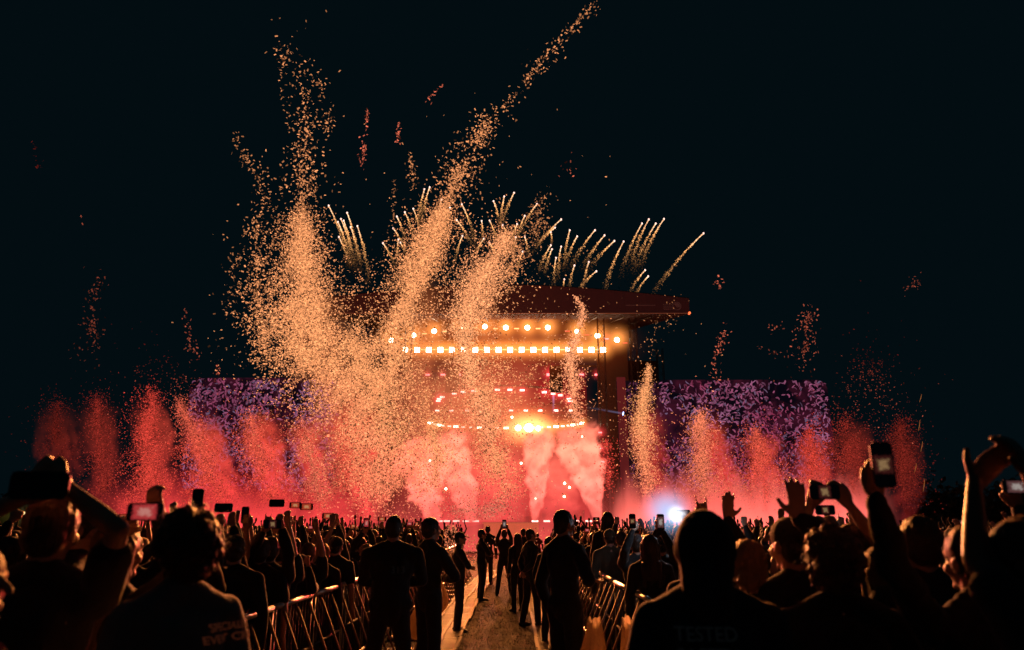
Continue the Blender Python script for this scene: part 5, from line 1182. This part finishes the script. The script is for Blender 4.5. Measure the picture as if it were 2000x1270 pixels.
hero('person with a long lit arm holding the brightest small sideways phone', 604, 1058, 8.2, 0, aR=A_(616, 1008, 8.0, 'grip', e=(0.6, 0, -1)), hair='short', hcol='h_brown', seed=30, sleeve='short')
phone(at(599, 990, 7.95), 'sideways phone with an orange picture gripped by the long lit arm', 'warm', True, sc=0.95)
phone(at(577, 987, 8.9), 'sideways phone glowing yellow between the topmost dark one and the long lit arm', 'warm', True, sc=0.95)
hero('person stretching to film between the two sideways phones', 578, 1050, 9.1, 0, aR=A_(586, 1003, 8.95), aL=A_(566, 1003, 8.95), hair='short', seed=31)
hero('person behind a wide dark phone held at forehead height by the thin strap of light', 530, 1046, 6.7, 5, aL=A_(516, 1032, 6.4, 'grip', e=(-1, 0, -1)), aR=A_(550, 1030, 6.4, 'grip', e=(1, 0, -1)), hair='short', seed=32)
phone(at(533, 1024, 6.35), 'wide dark phone held at forehead height below the topmost sideways phone', 'dim', True, sc=1.0)
hero('person with a raised open palm next to a small lit phone', 652, 1046, 9.4, 0, aR=A_(657, 1012, 9.2, 'open'), hair='short', seed=33)
phone(at(641, 1008, 9.15), 'small lit sideways phone next to the raised open palm', 'warm', True, sc=1.0)
hero('fair curly-haired person with a bright golden outline next to the 313 guard', 716, 1062, 11.0, 14, hair='curly', hcol='h_fair', seed=34, strands=300, female=True)
hero('person with golden parted hair below the small lit phone', 632, 1060, 8.6, -10, hair='short', hcol='h_fair', seed=35, strands=200)
hero('person in a dark hood holding a phone low in front of the barrier', 588, 1084, 7.7, -8, aR=A_(602, 1108, 7.45, 'grip'), hair='hood', seed=36)
phone(at(582, 1108, 7.4), 'sideways phone held low before the dark hood', 'dim', True, 0.3, sc=0.95)
hero('person reaching up with both arms behind the 313 guard, phone upright', 706, 1048, 11.6, 0, aR=A_(722, 1034, 11.4, e=(1, 0, -0.4)), aL=A_(712, 1036, 11.4, e=(-1, 0, -0.4)), hair='short', seed=37)
phone(at(716, 1022, 11.35), 'upright phone showing a bright picture beside the 313 guard', 'pink', False, sc=1.0)
hero('person holding a phone high just past the head of the 313 guard', 742, 1046, 13, 0, aR=A_(746, 1024, 12.8), hair='short', seed=38)
phone(at(746, 1014, 12.75), 'sideways phone touching the head outline of the 313 guard', 'warm', True, sc=1.0)
hero('person with a small phone between the two nearer guards', 800, 1042, 16.5, 0, aR=A_(805, 1032, 16.3), aL=A_(795, 1032, 16.3), hair='short', seed=39)
phone(at(800, 1023, 16.25), 'sideways phone between the heads of the two nearer guards', 'pink', True, sc=1.0)
# crowd beside the flash light
hero('person in a pale lit jacket with a strap, right beyond the barrier', 1190, 1031, 10.6, 8, hair='cap', top='cl_olive', voxel=NEAR, seed=50)
hero('person with long straight dark hair in front of the pale lit jacket', 1268, 1042, 7.7, -6, hair='long', hcol='h_dark', female=True, voxel=NEAR, seed=51)
hero('head towering over the crowd between two raised fists', 1186, 999, 13.0, 0, hair='long', seed=52, female=True)
hero('person punching a fist up beside the tallest guard', 1158, 1040, 14, 0, aR=A_(1160, 1018, 13.7, 'fist'), hair='short', seed=53)
hero('person raising a clenched fist behind the pale lit jacket', 1212, 1036, 11.2, 0, aL=A_(1205, 1014, 10.9, 'fist'), hair='short', seed=54)
hero('person lifting an upright phone behind the straight dark hair', 1242, 1042, 9.0, 0, aL=A_(1236, 1036, 8.8), hair='short', seed=55)
phone(at(1235, 1018, 8.7), 'upright phone held over the straight dark hair', 'dim', False, sc=1.1)
hero('person filming with a phone next to the white flash', 1290, 1040, 8.3, 0, aR=A_(1292, 1034, 8.0), aL=A_(1284, 1036, 8.0), hair='cap', seed=56)
phone(at(1290, 1020, 7.95), 'upright phone with small lights next to the white flash', 'cool', False, sc=1.1)
fl, wf = hero('person holding up the phone whose white flash dazzles the camera', 1336, 1044, 8.9, 0, aL=A_(1334, 1018, 8.6), hair='short', seed=57)
fp = phone(at(1334, 1003, 8.5), 'phone with its torch dazzling white against the red smoke', 'cool', True, sc=1.1)
rc, _ = hero('large man in a dark cap and collared jacket, back turned under the white flash', 1370, 999, 2.75, -6, hair='hood', top='cl_navy', wide=1.06, voxel=NEAR, seed=58)
hero('concertgoer showing a horned hand sign above the dark cap', 1367, 1042, 5.0, 0, aR=A_(1367, 996, 4.8, 'horns', e=(0.3, -1, 0), u=(-1, 0, 0), d=(-0.05, 0, 1)), hair='short', seed=59, skin='skin')
hero('concertgoer waving an open hand with spread fingers beside the dark cap', 1396, 1046, 4.7, 0, aR=A_(1419, 1006, 4.5, 'open', e=(1, 0, -0.6), u=(1, 0, 0), d=(0.1, 0, 1)), hair='short', seed=60)
hero('fair-haired woman with her hair pinned up and golden outline', 1457, 1050, 3.45, -14, hair='bun', hcol='h_fair', female=True, voxel=NEAR, seed=61, strands=350)
hero('person in a dark cap laying a raised hand behind the head', 1540, 1004, 3.5, 16, aR=A_(1558, 1012, 3.3, 'open', e=(1, 0, 0.2), d=(0.05, 0, 1)), hair='cap', voxel=NEAR, seed=62)
hero('person with thick tousled hair rimmed in orange in front of the overhead phone', 1618, 1030, 3.0, -4, hair='curly', hcol='h_brown', voxel=NEAR, seed=63, strands=500, wide=1.1)
hero('person stretching both arms to hold a phone sideways overhead', 1660, 1020, 3.9, 0, aL=A_(1584, 985, 3.75, 'grip', e=(-1, 0, 0.1), u=(0.6, 0, 1), n=(1, 0.3, 0), d=(0.45, 0, 0.9)), aR=A_(1654, 978, 3.75, 'grip', e=(1, 0, 0.1), u=(-0.6, 0, 1), n=(-1, 0.3, 0), d=(-0.6, 0, 0.8)), hair='short', voxel=NEAR, seed=64, sleeve='short')
phone(at(1610, 961, 3.7), 'phone held sideways overhead by two arching arms', 'dim', True, 0.0, sc=1.0)
hero('round dark head with a thin amber rim just past the overhead phone arms', 1700, 1016, 4.3, -10, hair='short', seed=65)
hero('person in a long ruffled sleeve reaching up steeply with a phone', 1888, 1022, 2.85, 10, aL=A_(1700, 950, 2.65, 'grip', e=(-0.2, 0.2, -1), d=(0.15, 0.1, 1), u=(-1, 0, 0.2), n=(1, 0, 0)), hair='short', voxel=NEAR, ruf=0.013, seed=66, wide=1.1, strands=150)
phone(at(1724, 908, 2.6), 'tall upright phone in the hand of the long ruffled sleeve', 'dim', False, -0.05, sc=1.05)
hero('smooth-haired head catching amber light behind the long ruffled sleeve', 1792, 1004, 3.5, -10, hair='short', hcol='h_brown', voxel=NEAR, seed=67)
hero('person in red knitwear between the tousled hair and the ruffled sleeve', 1716, 1062, 3.6, -20, hair='long', hcol='h_dark', top='cl_red', seed=68, female=True)
hero('person forming an arch overhead with both bare arms, face lit orange', 1990, 1004, 2.35, 48, aL=A_(1903, 945, 2.45, 'heart', e=(-1, 0.2, -1.2), d=(0.75, 0.1, 0.7), u=(-0.5, 0, 0.8), n=(0.6, 0, -0.4)), aR=A_(2010, 930, 2.4, 'heart', e=(1, 0, -0.4), d=(-0.3, 0, 1)), hair='short', voxel=NEAR, seed=69, sleeve='short', skin='skin2')
hero('person whose phone glows between the arching bare arms', 1930, 1050, 3.9, 0, aR=A_(1985, 968, 3.8, 'grip', e=(1, 0, -0.3)), hair='short', seed=70)
phone(at(1985, 951, 3.75), 'small greenish lit phone inside the arch of bare arms', 'cool', True, sc=0.95)
# raised hands further back beside the overhead phone
for (px, py, d, mode, lab) in ((1452, 1008, 9.0, 'fist', 'person with a small bent fist near the golden pinned-up hair'), (1480, 1006, 11, 'point', 'person pointing one finger up far behind the golden pinned-up hair'), (1505, 1010, 10, 'relax', 'person with a drooping hand between pointing finger and dark cap'),
                               (1526, 1004, 8.0, 'open', 'person with a wide open hand right beside the dark cap'), (1618, 1004, 8.2, 'relax', 'person with a slanting relaxed hand seen under the overhead phone'), (1640, 1008, 9.0, 'point', 'person pointing up under the overhead phone'), (1664, 1010, 10, 'open', 'person with a small open hand at the elbow of the overhead phone arms'),
                               (1405, 1018, 9.5, 'fist', 'person with a small fist below the spread-fingered hand'), (650, 1016, 9.0, 'open', 'person with a small open hand behind the small lit phone'), (460, 1016, 8, 'relax', 'person with a thin raised hand behind the large upright dark phone'), (520, 1012, 9.0, 'horns', 'person with a tiny horned hand sign near the topmost phone')):
    k = 1 if rnd.random() < 0.5 else -1
    hero(lab, px + 8 * k, 1046, d, rnd.uniform(-15, 15), hair=rnd.choice(['short', 'short', 'cap', 'long']), hcol=rnd.choice(['h_dark', 'h_brown']), seed=px, sleeve=rnd.choice(['short', 'long']), voxel=0.012, **{'aR' if k < 0 else 'aL': A_(px, py + 8, d - 0.15, mode, d=(rnd.uniform(-.2, .2), 0, 1))})
flush()

# the torch of the dazzling phone
p = at(1322, 1006, 8.44)
mb = MB(); mb.tube([(0, 0, 0), (0, -0.006, 0)], 0.012, 12); o = mb.build('torch', emit('torch_white', lin(225, 235, 255), 60, False), fp); o.matrix_parent_inverse = Matrix.Identity(4)
fp_m = Matrix.Translation(fp.location) @ Matrix.Rotation(PI / 2, 4, 'Y'); o.location = fp_m.inverted() @ (p + Vector((0, 0.02, 0)))
glowhaze('torch_haze', p + Vector((0.02, 0.6, 0.05)), (0.42, 0.42, 0.38), lin(165, 205, 255), 9.5, 2.7, 'bluish white glow of the torch in the smoke', 8.0)  # torch glow painted as emissive haze
glowhaze('torch_haze', p, (0.16, 0.16, 0.16), lin(225, 235, 255), 24, 2.4, 'small hot white core of the torch glow', 0.02)
lamp('torch_lamp', 'POINT', p + Vector((-0.02, -0.08, 0.0)), 5.0, (0.75, 0.85, 1.0), 0.02)

# ------------------------------------------------------------------ printed words, laid on the cloth
def print_on(root, part, text, size, mat, centre_local, direction, name, spread=1.0, rot=0.0):
    cu = bpy.data.curves.new(name, 'FONT'); cu.body = text; cu.size = size; cu.align_x = 'CENTER'; cu.align_y = 'CENTER'; cu.offset = size * 0.012; cu.space_line = 1.05; cu.resolution_u = 3
    to = bpy.data.objects.new(name, cu); C.objects.link(to); dg = bpy.context.evaluated_depsgraph_get(); dg.update()
    me = bpy.data.meshes.new_from_object(to.evaluated_get(dg)); bpy.data.objects.remove(to)
    bm = bmesh.new(); bm.from_mesh(me); bmesh.ops.triangulate(bm, faces=bm.faces)
    for _ in range(3):
        lg = [e for e in bm.edges if e.calc_length() > size * 0.22]
        if lg: bmesh.ops.subdivide_edges(bm, edges=lg, cuts=1); bmesh.ops.triangulate(bm, faces=bm.faces)
    tgt = [c for c in root.children if c.name.split('.')[0] == part][0].data
    bvh = BVHTree.FromPolygons([v.co for v in tgt.vertices], [p.vertices[:] for p in tgt.polygons])
    c = Vector(centre_local); dn = Vector(direction).normalized(); ux = dn.cross(Vector((0, 0, 1))).normalized(); uz = Vector((0, 0, 1))
    R2 = Matrix.Rotation(rot, 2)
    for v in bm.verts:
        q2 = R2 @ Vector((v.co.x, v.co.y)); start = c + ux * q2.x + uz * q2.y - dn * 0.5
        hit = bvh.ray_cast(start, dn, 1.2)
        if hit[0] is not None: v.co = hit[0] - dn * 0.003 + hit[1] * 0.002
        else:
            nr = bvh.find_nearest(start + dn * 0.5); v.co = nr[0] + nr[1] * 0.004
    bm.to_mesh(me); bm.free(); part_o = [c for c in root.children if c.name.split('.')[0] == part][0]; return link(name, me, mat, part_o)
M['print_white'] = simple('self_lit_worn_print', (0.6, 0.35, 0.25), 0.7, Emission_Color=(1.0, 0.22, 0.08, 1), Emission_Strength=0.03); M['print_dim'] = simple('dim_grey_print', (0.03, 0.033, 0.036), 0.6, Emission_Color=(0.7, 0.9, 1, 1), Emission_Strength=0.002)  # painted light on both prints: faint emission, orange for the pale one
M['print_dim'].cycles.emission_sampling = 'NONE'
s_ = 1.8 / 1.75
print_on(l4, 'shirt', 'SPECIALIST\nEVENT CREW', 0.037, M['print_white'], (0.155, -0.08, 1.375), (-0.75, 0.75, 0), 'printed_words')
print_on(g313, 'jacket', '313', 0.095, M['print_dim'], (0.07, -0.1, 1.33), (0, 1, 0), 'printed_number')
print_on(rc, 'jacket', 'TESTED\nSAFETY', 0.062, M['print_dim'], (-0.03, -0.1, 1.36), (0, 1, 0), 'printed_words')

# ------------------------------------------------------------------ the rest of the crowd: a few figures, copied
TEMPL = []
def templ(H, key, words_, **kw):
    r = bpy.data.objects.new('person', None); C.objects.link(r); r['tmp'] = 1; figure(r, H, voxel=0.0135, **kw); TEMPL.append((r, H, key, words_)); return r
L_ = lambda x, y, z, hand='grip', **k: dict(w=(x, y, z), hand=hand, **k)
templ(1.68, 'still', 'standing still with short hair', hair='short', hcol='h_dark', seed=101, strands=120)
templ(1.62, 'still', 'standing still with long hair', hair='long', hcol='h_brown', seed=102, female=True, sleeve='short')
templ(1.70, 'still', 'standing still in a cap', hair='cap', seed=103, top='cl_navy')
templ(1.64, 'still', 'standing still with a ponytail', hair='pony', hcol='h_fair', seed=104, female=True, top='cl_grey')
templ(1.66, 'phone', 'filming with both hands', hair='short', hcol='h_brown', seed=105, armL=L_(-0.07, 0.30, 1.66, e=(-1, 0, -1)), armR=L_(0.07, 0.30, 1.66, e=(1, 0, -1)), sleeve='short')
templ(1.62, 'phone', 'filming with arms stretched up', hair='long', hcol='h_dark', seed=106, armL=L_(-0.06, 0.22, 1.78, e=(-1, 0, -.5)), armR=L_(0.06, 0.22, 1.78, e=(1, 0, -.5)), female=True, sleeve='short')
templ(1.68, 'wave', 'with one open hand raised', hair='short', hcol='h_dark', seed=107, armR=L_(0.26, 0.12, 1.80, 'open', e=(1, 0, -.3)), sleeve='short')
templ(1.66, 'wave', 'with one fist raised', hair='curly', hcol='h_dark', seed=108, armL=L_(-0.22, 0.16, 1.78, 'fist', e=(-1, 0, -.3)))
templ(1.60, 'wave', 'with both hands raised', hair='bun', hcol='h_brown', seed=109, armL=L_(-0.28, 0.1, 1.76, 'open', e=(-1, 0, -.3)), armR=L_(0.25, 0.1, 1.72, 'open', e=(1, 0, -.3)), female=True, sleeve='short')
templ(1.72, 'still', 'standing still with cropped hair', hair='crop', seed=110, top='cl_olive', skin='skin2')
flush()
bpy.context.view_layer.update()
taken = [(o.location.x, o.location.y) for o in C.objects if o.name.startswith('person') and o.type == 'EMPTY' and 'tmp' not in o]
used_t = set(); cnt = 0; phones_n = 0
spots = []
def free(x, y, m): return all((x - a) ** 2 + (y - b) ** 2 > m * m for a, b in taken)
g3 = np.random.default_rng(5)
y = 4.6
while y < 27:
    half = 0.74 * y; step = 0.62 if y < 9 else (0.78 if y < 14 else 1.15)
    for side in (-1, 1):
        x = 2.45 if side < 0 else 1.75
        while x < half:
            spots.append((side * (x + g3.uniform(-0.12, 0.12)), y + g3.uniform(-0.2, 0.2), y)); x += step * g3.uniform(0.85, 1.15)
    y += 0.72 if y < 9 else (1.0 if y < 14 else 1.7)
PHN = 0
for (x, y, _) in spots:
    if cnt >= 235: break
    if not free(x, y, 0.42): continue
    taken.append((x, y)); k = int(g3.choice(10, p=[.14, .12, .1, .1, .14, .12, .09, .07, .06, .06])); t, H, key, wds = TEMPL[k]
    r = t if k not in used_t else t.copy()
    if k in used_t: C.objects.link(r)
    sc = g3.uniform(0.93, 1.03); 
    if y < 7: sc = min(sc, 1.0)
    if k in used_t:
        for ch in t.children:
            c = ch.copy(); C.objects.link(c); c.parent = r
    used_t.add(k); r.location = (x, y, 0); r.rotation_euler = (0, 0, g3.normal(0, 0.22) + x * 0.02); r.scale = (sc * g3.uniform(0.95, 1.06), sc, sc)
    if 'tmp' in r: del r['tmp']
    dist = 'first rows' if y < 9 else ('middle rows' if y < 15 else 'farther rows')
    where = 'on the side of the 313 guard' if x < 0 else 'on the side of the white flash'
    tag(r, 'concertgoer %s, %s %s' % (wds, dist, where), 'person', 'concertgoers %s %s %s' % (wds, dist, where)); cnt += 1
    if key == 'phone':
        zz = 1.77 if k == 4 else 1.87; loc = Vector((0, 0.30 if k == 4 else 0.22, zz)); q = Matrix.Rotation(r.rotation_euler.z, 3, 'Z') @ loc * sc + Vector((x, y, 0))
        phone(q, 'phone held up, %s %s' % (dist, where), str(g3.choice(['warm', 'pink', 'dim', 'cool', 'warm'])), bool(g3.random() < 0.55), r.rotation_euler.z, 0, 'phones held up %s %s' % (dist, where))
for i, (t, *_r) in enumerate(TEMPL):
    if i not in used_t:
        for ch in list(t.children): bpy.data.objects.remove(ch)
        bpy.data.objects.remove(t)
# the far crowd reads as one mass
vs, fs = [], []; base_v, base_f = SPH
def blob(c, r):
    n_ = len(vs); vs.extend([(c[0] + v[0] * r[0], c[1] + v[1] * r[1], c[2] + v[2] * r[2]) for v in base_v]); fs.extend([tuple(n_ + i for i in f) for f in base_f])
def limb(p, q, r0, r1):
    pr = PR(); pr.cap(p, q, r0, r1); n_ = len(vs); vs.extend(pr.v); fs.extend([tuple(n_ + i for i in f) for f in pr.f])
for i in range(1050):
    y = 27.5 + 22.5 * g3.random() ** 1.2; half = 0.70 * y; x = g3.uniform(-half, half)
    if -3.0 < x < 2.4: continue
    H = g3.uniform(1.55, 1.80); blob((x, y, H - 0.12), (0.085, 0.1, 0.125)); blob((x, y, H - 0.45), (0.22, 0.14, 0.24)); blob((x, y, H - 0.95), (0.17, 0.13, 0.5))
    if g3.random() < 0.5:
        for s in ((-1, 1) if g3.random() < 0.4 else (g3.choice([-1, 1]),)):
            hx2 = x + s * g3.uniform(0.1, 0.3); hz = H + g3.uniform(0.0, 0.32); limb((x + s * 0.19, y, H - 0.33), (x + s * 0.3, y - .05, H - 0.08), 0.05, 0.04); limb((x + s * 0.3, y - .05, H - 0.08), (hx2, y, hz), 0.04, 0.03); blob((hx2, y, hz + 0.07), (0.045, 0.03, 0.085))
me = bpy.data.meshes.new('crowd'); me.from_pydata(vs, [], fs); me.update(); me.shade_smooth()
tag(link('crowd', me, M['cl_black']), 'far mass of heads and raised arms before the stage', 'crowd', kind='stuff')
